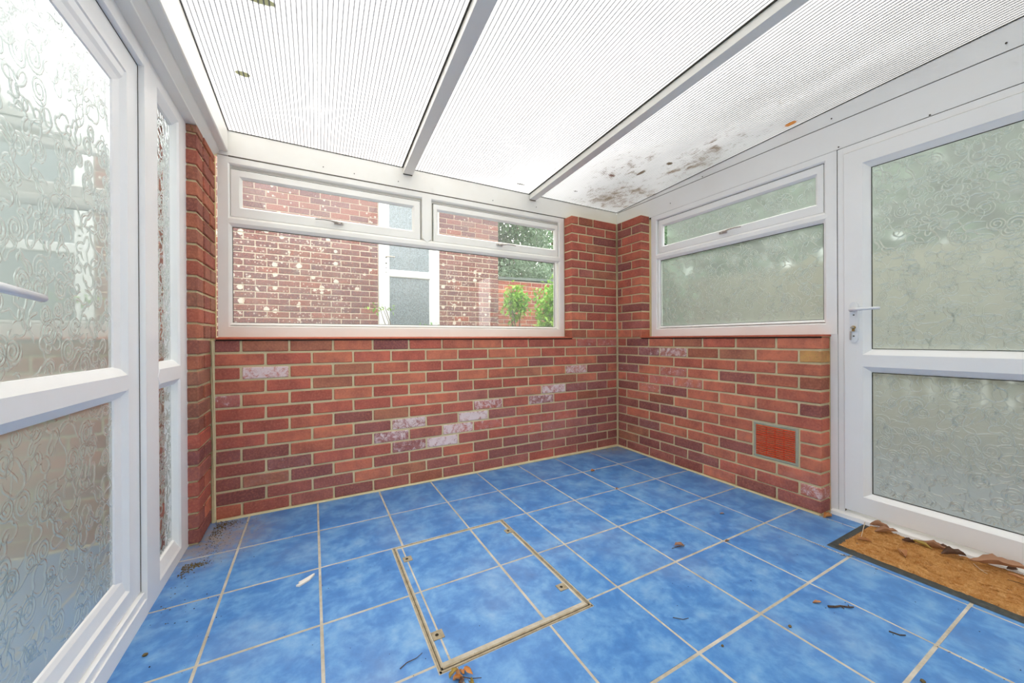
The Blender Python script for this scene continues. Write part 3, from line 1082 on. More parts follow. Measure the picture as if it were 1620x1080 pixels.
# ------------------------------------------------------------------ right-hand door
d2 = empty('door_2', kind='structure')
g = G()
g.box(.10, .15, -1.523, -1.490, .0, .988)
g.box(.10, .15, -1.549, -1.5245, .0, 1.99)
g.box(.10, .15, -2.62, -1.549, 1.956, 1.99)
g.box(.10, .15, -2.62, -2.56, .0, 1.99)
g.build('door_frame', M_WHITE, d2, bevel=.002)
g = G(); g.box(.108, .15, -1.5505, -1.5235, .03, 1.985); g.box(.108, .14, -2.6, -1.545, 1.945, 1.957); g.box(.103, .15, -1.5245, -1.5225, 0, 1.985); g.build('shadow_gap', M_SCREW, d2)
g = G()
g.hexa([(.074, -2.62, .0), (.15, -2.62, .0), (.15, -1.498, .0), (.074, -1.498, .0), (.078, -2.62, .020), (.15, -2.62, .040), (.15, -1.498, .040), (.078, -1.498, .020)])
g.build('threshold', M_WHITE, d2, bevel=.0015)
leaf = G()
ring4(leaf, PR, -2.555, -1.5515, .047, 1.952, [(0, 0, 0, -.04), (0, 0, 0, .006), (.003, .003, .003, .009), (.076, .088, .076, .009), (.082, .094, .082, .004), (.099, .106, .101, -.008), (.105, .112, .107, -.012)])
bar(leaf, PR, -2.46, -1.628, .786, .907, .0095, .030, .036, -.03)
lf = leaf.build('door_leaf', M_WHITE, d2)
g = G(); ring(g, PR, -2.449, -1.657, .908, 1.845, [(-.001, -.0105), (.0025, -.0125)]); ring(g, PR, -2.449, -1.657, .160, .786, [(-.001, -.0105), (.0025, -.0125)]); g.build('seal', M_GASKET, lf)
pane_relief(PR, -2.449, -1.657, .905, 1.846, -.0135, 51, M_OBS, lf, 1.5)
pane_relief(PR, -2.449, -1.657, .158, .788, -.0135, 52, M_OBS, lf, 1.5)
# handle set
hy = -1.596
g = G()
n = 10
out = []
for k in range(n + 1):
    an = math.pi * k / n
    out.append((hy + .0165 * math.cos(an), 1.138 + .0165 * math.sin(an)))
for k in range(n + 1):
    an = math.pi + math.pi * k / n
    out.append((hy + .0165 * math.cos(an), .960 + .0165 * math.sin(an)))
g.poly([PR(u, v, .020) for u, v in out])
for k in range(len(out)):
    k2 = (k + 1) % len(out)
    g.poly([PR(*out[k], .009), PR(*out[k2], .009), PR(*out[k2], .020), PR(*out[k], .020)])
hp = g.build('door_handle', M_PLASTIC, d2, bevel=0)
g = G()
g.tube([PR(hy, 1.112, .019), PR(hy, 1.112, .052)], .0105, 12)
g.tube([PR(hy + .004, 1.112, .049), PR(hy - .04, 1.1135, .053), PR(hy - .078, 1.1145, .052), PR(hy - .108, 1.114, .046)], [.0095, .0078, .0072, .0074], 10)
g.build('lever', M_PLASTIC, hp, smooth=True)
g = G(); g.tube([PR(hy, 1.020, .019), PR(hy, 1.020, .030)], .009, 14); g.box(.10 - .030, .10 - .019, hy - .0045, hy + .0045, 1.0, 1.018)
g.build('lock_cylinder', M_BRASS, hp)
g = G(); g.tube([PR(hy + .010, 1.000, .026), PR(hy + .012, .955, .024)], [.004, .0035], 8); g.tube([PR(hy + .001, 1.020, .030), PR(hy + .001, 1.020, .043)], .006, 8)
g.build('key', M_CHROME, hp)
for vz in (1.086, .975):
    g = G(); g.tube([PR(hy, vz, .0195), PR(hy, vz, .0212)], .0038, 10); g.build('screw', M_SCREW, hp)

# ------------------------------------------------------------------ left-hand door and its sidelight
d1 = empty('door_1', kind='structure')
g = G()
ring4(g, PL, -.704, -.212, .0, 1.992, [(0, 0, 0, -.05), (0, 0, 0, 0), (.118, .046, .052, 0), (.128, .056, .060, -.006), (.132, .090, .076, -.020), (.134, .094, .080, -.030)])
g.poly([PL(-.212, 0, 0), PL(-.212, 1.99, 0), PL(-.212, 1.99, -.05), PL(-.212, 0, -.05)])
g.build('sidelight_frame', M_WHITE, d1)
g = G()
g.box(-3.01, -2.967, -2.0, -.704, 1.938, 1.992)
g.box(-3.01, -2.967, -2.0, -1.70, .0, 1.94)
g.build('door_frame', M_WHITE, d1, bevel=.002)
g = G(); bar(g, PL, -.576, -.338, .776, .884, .001, .026, .030, -.03); g.build('sidelight_rail', M_WHITE, d1)
g = G()
g.hexa([(-3.02, -1.75, 0), (-2.9655, -1.75, 0), (-2.9655, -.706, 0), (-3.02, -.706, 0), (-3.02, -1.75, .058), (-2.9675, -1.75, .056), (-2.9675, -.706, .056), (-3.02, -.706, .058)])
g.hexa([(-3.02, -1.75, .058), (-2.973, -1.75, .057), (-2.973, -.706, .057), (-3.02, -.706, .058), (-3.02, -1.75, .084), (-2.974, -1.75, .080), (-2.974, -.706, .080), (-3.02, -.706, .084)])
g.build('threshold', M_WHITE, d1)
pane_relief(PL, -.570, -.346, .884, 1.914, -.028, 61, M_OBS_L, d1, 1.4, .0040, .0009)
pane_relief(PL, -.570, -.346, .090, .777, -.028, 62, M_OBS_L, d1, 1.4, .0040, .0009)


def PD(u, v, d=0):
    return (-2.985 + d, u, v)


leaf = G()
ring4(leaf, PD, -1.690, -.690, .086, 1.934, [(0, 0, 0, -.04), (0, 0, 0, .0), (.098, .052, .076, 0), (.102, .056, .080, -.004), (.106, .060, .100, -.008), (.112, .094, .112, -.014), (.142, .106, .134, -.020), (.146, .110, .137, -.024)])
bar(leaf, PD, -1.58, -.80, .778, .884, .0015, .028, .045, -.03)
lf1 = leaf.build('door_leaf', M_WHITE, d1)
g = G(); g.box(-2.99, -2.9835, -.7062, -.703, .085, 1.935); g.box(-3.01, -2.9845, -1.69, -.70, 1.936, 1.938); g.build('shadow_gap', M_SCREW, lf1)
pane_relief(PD, -1.548, -.834, .880, 1.799, -.024, 71, M_OBS_L, lf1, 1.1, .0042, .0009)
pane_relief(PD, -1.548, -.834, .194, .782, -.024, 72, M_OBS_L, lf1, 1.1, .0042, .0009)
g = G()
hy1 = -1.618
g.box(-2.985, -2.973, hy1 - .017, hy1 + .017, .92, 1.16)
hp1 = g.build('door_handle', M_PLASTIC, d1, bevel=.004)
g = G()
g.tube([(-2.974, hy1, 1.075), (-2.935, hy1, 1.075)], .0105, 12)
g.tube([(-2.938, hy1 - .004, 1.073), (-2.932, hy1 + .06, 1.070), (-2.930, -1.44, 1.062), (-2.930, -1.34, 1.055)], [.011, .0095, .009, .008], 10)
g.build('lever', M_PLASTIC, hp1, smooth=True)

# ------------------------------------------------------------------ air vent
vent = empty('air_vent')
tag(vent, 'bright terracotta louvred air vent bedded in cement low in the right brick wall', 'air vent')
g = G()
ring(g, WR, VY0 + .003, VY1 - .003, VZ0 + .004, VZ1 - .001, [(0, -.04), (0, -.004), (.008, -.001), (.015, -.003), (.017, -.02)])
g.build('cement_surround', M_CEMENT, vent)
g = G(); g.box(.020, .03, VY0 + .02, VY1 - .02, VZ0 + .02, VZ1 - .02); g.build('void', M_VOID, vent)
nsl = 15
for i in range(nsl):
    zc = VZ0 + .026 + (VZ1 - VZ0 - .050) * i / (nsl - 1)
    t = .0058 if i not in (5, 10) else .0080
    g = G()
    g.hexa([(-.001, VY0 + .018, zc - t * .6), (.022, VY0 + .018, zc - t * .1), (.022, VY1 - .018, zc - t * .1), (-.001, VY1 - .018, zc - t * .6),
            (-.001, VY0 + .018, zc + t * .45), (.022, VY0 + .018, zc + t * .9), (.022, VY1 - .018, zc + t * .9), (-.001, VY1 - .018, zc + t * .45)])
    g.build('slat', M_VENT, vent)
for yy in (VY0 + .075, (VY0 + VY1) / 2, VY1 - .075):
    g = G(); g.box(.002, .018, yy - .0018, yy + .0018, VZ0 + .024, VZ1 - .024); g.build('divider', M_VENT, vent)

# ================================================================== outside, seen through the glass
M_PAVE = simple('grey_paving', lin(96, 102, 108), .9, .2, 0, 3, .5, lin(78, 82, 84), .003)
M_SOIL = simple('garden_soil', lin(98, 88, 70), .95, .05, 0, 6, .5, lin(70, 86, 50), .004)
M_RENDER = simple('pale_boundary_render', lin(112, 126, 122), .9, .1, 0, 5, .3, lin(170, 172, 168))
M_FENCE = simple('weathered_fence_board', lin(132, 128, 110), .85, .15, 0, 14, .45, lin(104, 104, 88))

terr = G().box(-6, 2.6, .22, 12, -.12, .93).build('garden_ground', M_SOIL, None, kind='structure')  # raised garden ground outside
terr['label'] = 'raised garden ground behind the back window'
G().box(-7, -3.03, -6, .22, -.2, -.06).build('left_paving', M_PAVE, None, kind='structure')  # paved ground outside the left-hand door
G().box(.17, 7, -6, .22, -.2, -.06).build('right_paving', M_PAVE, None, kind='structure')  # paved ground outside the right-hand window and door

# neighbouring house front with its door
house = empty('neighbouring_house')
tag(house, 'lichen-spotted red brick house wall with a white half-glazed door, seen through the back window', 'house')
g = G()
g.box(-5.2, -1.662, 2.656, 2.74, .9, 3.6); g.box(-.815, .142, 2.656, 2.74, .9, 3.6); g.box(-1.662, -.815, 2.66, 2.74, 3.02, 3.6); g.box(.05, .142, 2.74, 5.5, .9, 3.6)
g.build('mortar_joints', M_MORTAR_OUT, house)
RH = random.Random(9)
OUTC = [(132, 94, 92), (122, 90, 92), (112, 84, 88), (138, 98, 92), (118, 92, 92), (126, 98, 96), (106, 82, 86), (144, 96, 88)]
cnt = 0
rows = [.975 + .075 * k for k in range(0, 19)]
for k, z in enumerate(rows):
    o = 0 if k % 2 else .1145
    J = [-3.72 + o + .229 * i for i in range(9)]
    J = [x for x in J if x < -1.72] + [-1.662]
    for i in range(len(J) - 1):
        if cnt > 298:
            break
        tn = RH.choice(OUTC)
        lay(house, PX, J[i], J[i + 1], z, tn, .25, S=SET_OUT, R=RH); cnt += 1
    J = [-.815] + [x for x in [-.70 + o + .229 * i for i in range(5)] if x < .09] + [.148]
    for i in range(len(J) - 1):
        if cnt > 298:
            break
        tn = RH.choice(OUTC[:4] + [(156, 84, 70)] if z < 1.5 else OUTC)
        lay(house, PX, J[i], J[i + 1], z, tn, .25, S=SET_OUT, R=RH); cnt += 1
# brickwork past the singly laid part: courses joined in one piece
bmj = bmesh.new()
lay_c = bmj.loops.layers.float_color.new('tone')
def joined(x0, x1, z, y=2.65):
    L = x1 - x0 - .0105
    if L < .02:
        return
    r = bmesh.ops.create_cube(bmj, size=1)
    for v in r['verts']:
        v.co = Vector((v.co.x * L + (x0 + x1) / 2, v.co.y * .1 + y + .05, v.co.z * .064 + z))
    c = RH.choice(OUTC)
    cc = lin(*c)
    for f in {f for v in r['verts'] for f in v.link_faces}:
        for lp in f.loops:
            lp[lay_c] = cc
for k in range(0, 35):
    z = .975 + .075 * k
    o = 0 if k % 2 else .1145
    J = [-5.1 + .229 * i - .1145 + o for i in range(16)]
    if k < 19:
        J = [x for x in J if x < -3.75] + [-3.72 + o]
        for i in range(len(J) - 1):
            joined(J[i], J[i + 1], z)
    else:
        J = [x for x in J if x < -1.72] + [-1.662]
        for i in range(len(J) - 1):
            joined(J[i], J[i + 1], z)
        J = [-.815] + [x for x in [-.70 + o + .229 * i for i in range(5)] if x < .09] + [.148]
        for i in range(len(J) - 1):
            joined(J[i], J[i + 1], z)
me = bpy.data.meshes.new('brick_courses'); bmj.to_mesh(me); bmj.free()
a = NT('lichened_brick_courses')
at = a.n('Attribute', attribute_name='tone')
p = a.pos()
c = a.mix(a.mapr(a.noise(p, 60, 3), .4, .75, 0, .45), at.outputs['Color'], lin(186, 130, 116))
vo = a.n('TexVoronoi'); vo.inputs['Scale'].default_value = 14; a.l(p, vo.inputs['Vector'])
k2 = a.mapr(a.math('ADD', vo.outputs['Distance'], a.math('MULTIPLY', a.noise(p, 3, 2), .35)), .36, .28, 0, .8)
c = a.mix(k2, c, lin(222, 214, 204))
a.pbr(c, .9, .2)
me.materials.append(a.m)
link('brick_courses', me, house, 'stuff')

g = G(); ring4(g, PX, -1.655, -.822, .96, 3.02, [(0, 0, 0, -.06), (0, 0, 0, .012), (.055, .05, .055, .012), (.055, .05, .055, -.03)])
dfm = g.build('door_frame', M_PLASTIC, house)
g = G()
ring4(g, PX, -1.600, -.877, 1.01, 2.965, [(0, 0, 0, -.03), (0, 0, 0, .008), (.076, .12, .09, .008), (.086, .13, .10, -.004), (.088, .132, .102, -.012)])
bar(g, PX, -1.53, -.945, 1.825, 1.925, .009, .012, .0, -.02)
hd = g.build('door_leaf', M_PLASTIC, house)
def mat_house_glass():
    a = NT('stippled_door_glass')
    p = a.pos()
    n = a.noise(p, 75, 3, .7)
    c = a.mix(a.mapr(n, .3, .7), lin(84, 96, 104), lin(150, 164, 172))
    return a.pbr(c, .16, .8, a.bump(n, .6, .004))
M_HG = mat_house_glass()
for b0, b1 in ((1.14, 1.828), (1.922, 2.865)):
    pane_flat(PX, -1.514, -.963, b0, b1, -.012, 'pane', M_HG, hd)
g = G(); g.box(-1.575, -1.548, 2.63, 2.642, 1.88, 2.13)
hh = g.build('door_handle', M_PLASTIC, house, bevel=.003)
g = G(); g.tube([PX(-1.562, 2.085, .02), PX(-1.562, 2.085, .06), PX(-1.50, 2.087, .066), PX(-1.455, 2.087, .062)], .009, 8); g.build('lever', M_CHROME, hh)
g = G(); g.tube([PX(-1.562, 2.083, .0205), PX(-1.562, 2.083, .03)], .010, 8); g.tube([PX(-1.562, 2.0, .0205), PX(-1.562, 2.0, .024)], .009, 8); g.tube([PX(-1.562, 1.94, .0205), PX(-1.562, 1.94, .024)], .006, 8)
g.build('keyhole', M_DARK, hh)

# garden wall past the corner of the house
gw = empty('garden_wall')
tag(gw, 'low orange-red brick garden wall beyond the corner of the neighbouring house', 'garden wall')
G().box(.2, 2.6, 3.156, 3.24, .9, 2.0).build('mortar_joints', M_MORTAR_OUT, gw)
def PG(u, v, d=0):
    return (u, 3.15 - d, v)
for k in range(14):
    z = .975 + .075 * k
    o = 0 if k % 2 else .1145
    for i in range(10):
        x = .16 + o + .229 * i
        lay(gw, PG, x, x + .229, z, RH.choice([(186, 108, 82), (176, 96, 78), (160, 88, 78), (194, 120, 92)]), .22, R=RH)
g = G(); g.hexa([(.2, 3.12, 2.0), (2.6, 3.12, 2.06), (2.6, 3.28, 2.06), (.2, 3.28, 2.0), (.2, 3.12, 2.04), (2.6, 3.12, 2.11), (2.6, 3.28, 2.11), (.2, 3.28, 2.04)])
g.build('coping', M_RENDER, gw)


def mat_leaf(name, c1, c2, rough=.45, trans=.35):
    a = NT(name)
    p = a.pos()
    c = a.mix(a.mapr(a.noise(p, 9, 3, .6), .3, .7), c1, c2)
    pr = a.n('BsdfPrincipled'); a.l(c, pr.inputs['Base Color']); pr.inputs['Roughness'].default_value = rough
    tl = a.n('BsdfTranslucent'); a.l(c, tl.inputs[0])
    m = a.n('MixShader'); m.inputs[0].default_value = trans
    a.l(pr.outputs[0], m.inputs[1]); a.l(tl.outputs[0], m.inputs[2]); a.l(m.outputs[0], a.out.inputs[0])
    return a.m


M_LBRIGHT = mat_leaf('bright_leaf', lin(104, 168, 58), lin(186, 224, 104))
M_LMID = mat_leaf('mid_green_leaf', lin(98, 128, 100), lin(142, 164, 140))
M_LDARK = mat_leaf('dark_green_leaf', lin(62, 92, 62), lin(112, 140, 104))
M_LIVY = mat_leaf('ivy_leaf', lin(70, 132, 78), lin(124, 180, 100))
M_BARK = simple('bark', lin(112, 98, 80), .9, .1, 0, 40, .5, lin(80, 68, 54), .003)


def leaf_quad(g, c, d, up, L, W, fold=.25):
    d = d.normalized(); s = d.cross(up)
    if s.length < 1e-3:
        s = Vector((1, 0, 0))
    s.normalize(); nrm = s.cross(d)
    b = len(g.v)
    base = c; tip = c + d * L
    m1 = c + d * L * .45
    for q in (base, m1 + s * W + nrm * W * fold, tip - nrm * W * .6, m1 - s * W + nrm * W * fold, m1):
        g.v.append(tuple(q))
    g.f += [(b, b + 1, b + 4), (b + 1, b + 2, b + 4), (b + 2, b + 3, b + 4), (b + 3, b, b + 4)]


def cloud(centre, rad, n, size, seed):
    R = random.Random(seed); g = G()
    C0 = Vector(centre)
    for _ in range(n):
        v = Vector((R.gauss(0, 1), R.gauss(0, 1), R.gauss(0, 1))).normalized() * (R.random() ** .45)
        w = 1 + .25 * math.sin(v.x * 7 + seed) * math.cos(v.z * 6)
        c = C0 + Vector((v.x * rad[0] * w, v.y * rad[1] * w, v.z * rad[2] * w))
        d = Vector((R.uniform(-1, 1), R.uniform(-1, 1), R.uniform(-1, .5)))
        leaf_quad(g, c, d, Vector((R.uniform(-.5, .5), R.uniform(-.5, .5), 1)), size * R.uniform(.7, 1.3), size * R.uniform(.22, .34))
    return g


def shrub(name, label, cat, base, centre, rad, n, size, seed, mat, group=None, stems=7):
    e = empty(name)
    tag(e, label, cat, group)
    o = cloud(centre, rad, n, size, seed).build('foliage', mat, e, fix=False)
    o['kind'] = 'stuff'
    R = random.Random(seed + 1)
    g = G()
    for i in range(stems):
        t = Vector((centre[0] + R.uniform(-.6, .6) * rad[0], centre[1] + R.uniform(-.6, .6) * rad[1], centre[2] + R.uniform(-.2, .6) * rad[2]))
        b = Vector(base) + Vector((R.uniform(-.06, .06), R.uniform(-.06, .06), 0))
        m = b.lerp(t, .5) + Vector((R.uniform(-.05, .05), R.uniform(-.05, .05), .04))
        w = max(.006, rad[0] * .03)
        g.tube([b, m, t], [w, w * .7, w * .35], 6)
    g.build('stem', M_BARK, e)
    return e


shrub('laurel_bush', 'bright yellow-green leafy bush close behind the right end of the back window', 'bush', (.55, 1.6, .93), (.47, 1.60, 1.32), (.30, .22, .44), 1500, .075, 91, M_LBRIGHT)
shrub('laurel_bush', 'bright leafy sprig beside the corner of the neighbouring brick house', 'bush', (.26, 2.2, .93), (.24, 2.25, 1.53), (.24, .12, .28), 560, .075, 17, M_LBRIGHT, stems=4)
shrub('ivy_strand', 'thin hanging ivy strand in front of the garden wall', 'ivy', (.52, 2.85, .93), (.52, 2.85, 1.35), (.08, .05, .32), 90, .06, 33, M_LIVY, stems=2)
shrub('garden_weed', 'small green weed with a thin arching stem in front of the neighbour door', 'plant', (-1.55, 2.2, .93), (-1.72, 2.2, 1.36), (.20, .06, .06), 34, .05, 5, M_LBRIGHT, stems=4)
shrub('garden_weed', 'low green weed at the foot of the neighbour door frame', 'plant', (-1.1, 2.25, .93), (-1.12, 2.25, 1.13), (.20, .08, .09), 50, .05, 6, M_LIVY, stems=3)
shrub('garden_tree', 'dense dark green tree behind the garden wall, left of the other', 'tree', (2.0, 6.2, .93), (2.0, 6.2, 3.4), (1.6, .8, 2.4), 7500, .15, 41, M_LDARK)
shrub('garden_tree', 'lighter green tree behind the garden wall, at the right edge of the back window', 'tree', (4.9, 8.0, .93), (4.9, 8.0, 3.6), (1.8, .9, 2.7), 7500, .15, 42, M_LMID)
shrub('garden_shrub', 'blue-green shrub just behind the garden wall', 'bush', (1.4, 3.9, .93), (1.5, 4.0, 2.1), (1.1, .5, .62), 2200, .10, 43, M_LMID)
shrub('garden_hedge', 'green hedge standing outside the right-hand window near the corner', 'hedge', (1.3, .9, -.06), (1.35, .75, 1.25), (.55, .55, 1.5), 3600, .12, 44, M_LMID)
shrub('garden_hedge', 'dark hedge standing outside the right-hand glazed door', 'hedge', (1.5, -2.9, -.06), (1.6, -2.9, 1.05), (.45, .8, 1.0), 3600, .12, 45, M_LDARK)

shrub('garden_tree', 'tall green tree overhanging from beyond the fence on the right-hand side', 'tree', (3.7, 1.0, -.06), (3.7, 1.0, 3.0), (1.0, 1.9, 2.2), 9000, .17, 46, M_LMID)
shrub('garden_tree', 'tall dark tree beyond the fence outside the right-hand door', 'tree', (3.7, -4.4, -.06), (3.7, -4.4, 2.9), (1.0, 1.9, 2.2), 9000, .17, 47, M_LDARK)
shrub('garden_tree', 'mid-sized tree beyond the fence between the tall green tree and the dark tree', 'tree', (6.2, -1.7, -.06), (6.2, -1.7, 3.2), (.9, 2.6, 3.0), 12000, .24, 48, M_LMID)
# board fence along the right-hand side passage
fence = empty('board_fence')
tag(fence, 'pale weathered board fence outside, blurred by the right-hand obscure window', 'fence')
RF = random.Random(3)
for i in range(44):
    y = 1.2 - .128 * i
    z1 = 1.72 + RF.uniform(-.01, .01)
    G().box(2.3 + RF.uniform(-.004, .004), 2.322, y - .06, y + .06, -.06, z1).build('board', M_FENCE, fence)
for i in range(4):
    G().box(2.322, 2.40, 1.2 - 1.8 * i - .05, 1.2 - 1.8 * i + .05, -.06, 1.8).build('post', M_FENCE, fence)
kerb = empty('brick_edging')
tag(kerb, 'row of red bricks laid along the paving outside the right-hand door', 'brick edging')
for i in range(24):
    o = link('brick', SET_IN['full'][i % 5][0], kerb)
    o.location = (.42, .0 - .125 * i, -.028); o.scale = (1, 1.1, 1)
    c = lin(168, 92, 76); o.color = (c[0], c[1], c[2], .1)
# pale wall across the side garden, outside the left-hand door
G().box(-5.6, -5.4, -6, 9, -.1, 2.9).build('side_garden_wall', M_RENDER, None, kind='structure')

# ================================================================== doormat
M_COIR = None
a = NT('coir_pile')
P = a.pos()
n1 = a.noise(a.vmul(P, (1, 1, 1)), 22, 4, .7)
n2 = a.noise(P, 190, 4, .75)
c = a.mix(a.mapr(n1, .3, .7), lin(176, 118, 62), lin(204, 152, 92))
n3 = a.noise(P, 62, 4, .7, .6)
c = a.mix(a.mapr(n3, .52, .68, 0, .6), c, lin(228, 184, 130))
c = a.mix(a.mapr(n3, .30, .42, .7, 0), c, lin(112, 72, 40))
c = a.mix(a.mapr(n2, .5, .75, 0, .6), c, lin(226, 184, 130))
c = a.mix(a.mapr(n2, .25, .42, .75, 0), c, lin(104, 66, 34))
geo = a.n('NewGeometry')
M_COIR = a.pbr(c, .95, .05, a.bump(n2, .9, .004))

mat = empty('doormat')
tag(mat, 'worn orange-brown coir doormat with black rubber edge lying before the right-hand door', 'doormat')
mx0, mx1, my0, my1 = -.327, .070, -2.62, -1.630
g = G()
e = .020
g.hexa([(mx0, my0, .0), (mx1, my0, .0), (mx1, my1, .0), (mx0, my1, .0), (mx0 + e * .5, my0 + e * .5, .007), (mx1 - e * .5, my0 + e * .5, .007), (mx1 - e * .5, my1 - e * .5, .007), (mx0 + e * .5, my1 - e * .5, .007)])
g.build('rubber_backing', M_RUBBER, mat, bevel=.002)
cx0, cx1, cy0, cy1 = mx0 + .036, mx1 - .004, my0 + .03, my1 - .030
nx, ny = 96, 240


def pile(x, y):
    v = Vector((x * 14, y * 9, 0))
    crack = abs(mnoise.noise(Vector((x * 26 + y * 7, y * 9 - x * 5, 1.3))))
    hgt = .017 + .009 * mnoise.noise(v) + .004 * mnoise.noise(Vector((x * 60, y * 60, 4)))
    hgt -= .013 * max(0, 1 - crack / .10)
    ex = min(x - cx0, cx1 - x, y - cy0, cy1 - y)
    edge = min(1, max(0, (ex + .004 * mnoise.noise(Vector((x * 50, y * 50, 9)))) / .012))
    return max(.007, hgt * (.25 + .75 * edge))


g = G()
for i in range(nx + 1):
    for j in range(ny + 1):
        x = cx0 + (cx1 - cx0) * i / nx; y = cy0 + (cy1 - cy0) * j / ny
        wob = .006 * mnoise.noise(Vector((x * 30, y * 30, 2)))
        z = pile(x, y)
        if i in (0, nx) or j in (0, ny):
            z = .006
        g.v.append((x + (wob if i in (0, nx) else 0), y + (wob if j in (0, ny) else 0), z + (random.uniform(-.0012, .0012) if 0 < i < nx and 0 < j < ny else 0)))
for i in range(nx):
    for j in range(ny):
        b = i * (ny + 1) + j
        g.f.append((b, b + ny + 1, b + ny + 2, b + 1))
pl = g.build('coir_pile', M_COIR, mat, fix=False, kind='stuff')
RM = random.Random(8)
g = G()
for _ in range(16000):
    x = RM.uniform(cx0, cx1); y = RM.uniform(cy0, cy1)
    z = pile(x, y)
    an = RM.uniform(0, 6.28); L = RM.uniform(.004, .010)
    d = Vector((math.cos(an) * L * .8, math.sin(an) * L * .8, RM.uniform(.1, .8) * L))
    s = Vector((-math.sin(an), math.cos(an), 0)) * .0007
    p0 = Vector((x, y, z - .001))
    b = len(g.v)
    g.v += [tuple(p0 - s), tuple(p0 + s), tuple(p0 + d)]
    g.f.append((b, b + 1, b + 2))
g.build('coir_fibre', M_COIR, mat, fix=False, kind='stuff')

# ================================================================== leaves, twigs and crumbs lying about
LEAFC = {'tan': mat_leaf('dry_tan_leaf', lin(190, 134, 88), lin(214, 164, 118), .6, .15),
         'brown': mat_leaf('dry_brown_leaf', lin(156, 112, 84), lin(190, 146, 114), .6, .15),
         'orange': mat_leaf('dry_orange_leaf', lin(200, 120, 56), lin(222, 158, 90), .6, .15),
         'dark': mat_leaf('dry_dark_leaf', lin(84, 62, 50), lin(124, 94, 78), .7, .1),
         'olive': mat_leaf('dry_olive_leaf', lin(168, 140, 64), lin(196, 172, 96), .6, .15)}
M_TWIG = simple('dead_twig', lin(74, 60, 50), .8, .2, 0, 200, .5, lin(120, 104, 90), .0006)
M_STRAW = simple('pale_stalk', lin(214, 196, 168), .7, .2)


def leaf_mesh(L, W, curl, seed, jag=.12):
    R = random.Random(seed)
    g = G()
    n, m = 12, 6
    for i in range(n + 1):
        t = i / n
        w = W * (math.sin(math.pi * min(1, t * .98 + .02)) ** .75) * (1 + R.uniform(-jag, jag))
        for j in range(m + 1):
            s = j / m * 2 - 1
            x = (t - .5) * L
            y = s * w * math.cos(curl * abs(s) * .8)
            z = abs(s) ** 1.5 * w * math.sin(curl) * (1 + .3 * math.sin(t * 9 + seed)) + L * .10 * math.sin(t * 3.1 + seed) + R.uniform(-.02, .02) * W
            g.v.append((x, y, z))
    for i in range(n):
        for j in range(m):
            b = i * (m + 1) + j
            g.f.append((b, b + m + 1, b + m + 2, b + 1))
    zmin = min(v[2] for v in g.v)
    g.v = [(x, y, z - zmin) for x, y, z in g.v]
    return g


def leaf(label, x, y, z, L, W, ang, curl, colour, seed, tilt=0, name='dry_leaf', stalk=True):
    root = empty(name, (x, y, z + .0004))
    root.rotation_euler = (0, tilt, ang)
    tag(root, label, 'leaf')
    leaf_mesh(L, W, curl, seed).build('blade', LEAFC[colour], root, smooth=True, fix=False)
    g = G()
    g.tube([(-L * .5, 0, .003), (-L * .1, 0, .003 + L * .02), (L * .45, 0, .004)], [.0011, .0009, .0004], 5)
    g.build('midrib', LEAFC['dark' if colour != 'dark' else 'brown'], root)
    return root


MT = .019
leaf('curled tan leaf lying by itself in the middle of the doormat', -.165, -1.835, MT, .075, .020, .5, 1.1, 'tan', 3)
leaf('large broad russet leaf folded against the door threshold over the doormat', .012, -2.060, MT + .008, .150, .034, -1.15, .8, 'brown', 5, .10)
leaf('long pale brown leaf half off the far right end of the doormat', -.045, -2.155, MT, .130, .018, -1.45, .9, 'tan', 8)
leaf('pinkish brown leaf curled at the back edge of the doormat near its left corner', .010, -1.735, MT, .085, .022, -.9, 1.0, 'brown', 11)
leaf('small upright brown leaf leaning on the threshold at the doormat corner', .048, -1.700, MT, .070, .026, -1.1, 1.2, 'brown', 12, .2)
leaf('olive-yellow leaf scrap at the back of the doormat', .000, -1.855, MT, .060, .016, -1.5, .9, 'olive', 14)
leaf('dark shrivelled leaf at the back of the doormat beside the olive scrap', -.010, -1.815, MT, .060, .016, -.5, 1.3, 'dark', 15)
leaf('crumpled reddish leaf against the threshold, middle of the doormat', .035, -1.880, MT, .095, .022, -1.4, 1.1, 'brown', 16, .05)
leaf('grey-brown torn leaf next to the large russet leaf', .005, -1.945, MT, .075, .026, -1.0, 1.2, 'dark', 18)
leaf('small rolled tan leaf near the left end of the doormat', -.175, -1.715, MT, .055, .012, -.9, 1.3, 'tan', 19)
leaf('dark leaf fragment standing on the threshold behind the doormat', .060, -1.905, .022, .045, .012, 1.2, 1.2, 'dark', 21)
leaf('small dark leaf curl beside the large russet leaf on the threshold', .070, -2.085, .020, .040, .014, -.6, 1.4, 'dark', 22)
leaf('shiny curled amber leaf on the floor at the foot of the right brick wall end', .006, -1.512, .0, .055, .024, -.3, 1.5, 'orange', 25, .0)
leaf('dried brown leaf with spread stalk on the blue tile right of the cover', -.940, -1.318, .0, .050, .014, -.35, 1.1, 'brown', 26)
leaf('small orange-brown leaf on the tiles near the far corner', -.640, -.390, .0, .045, .014, .2, 1.1, 'orange', 27)
leaf('tiny brown leaf on the tile joint between the far corner and the cover', -.716, -.700, .0, .032, .010, .9, 1.0, 'brown', 28)
leaf('small crisp brown leaf on a grout line in front of the right wall', -.700, -1.395, .0, .028, .007, -.2, .9, 'brown', 29)
leaf('pale cream leaf flake on the tile to the left of the twig', -.822, -1.79, .0, .030, .007, -.6, .8, 'tan', 30)
leaf('brown leaf flake on the tile near the middle of the right wall', -.455, -1.222, .0, .026, .006, -.5, .9, 'brown', 31)

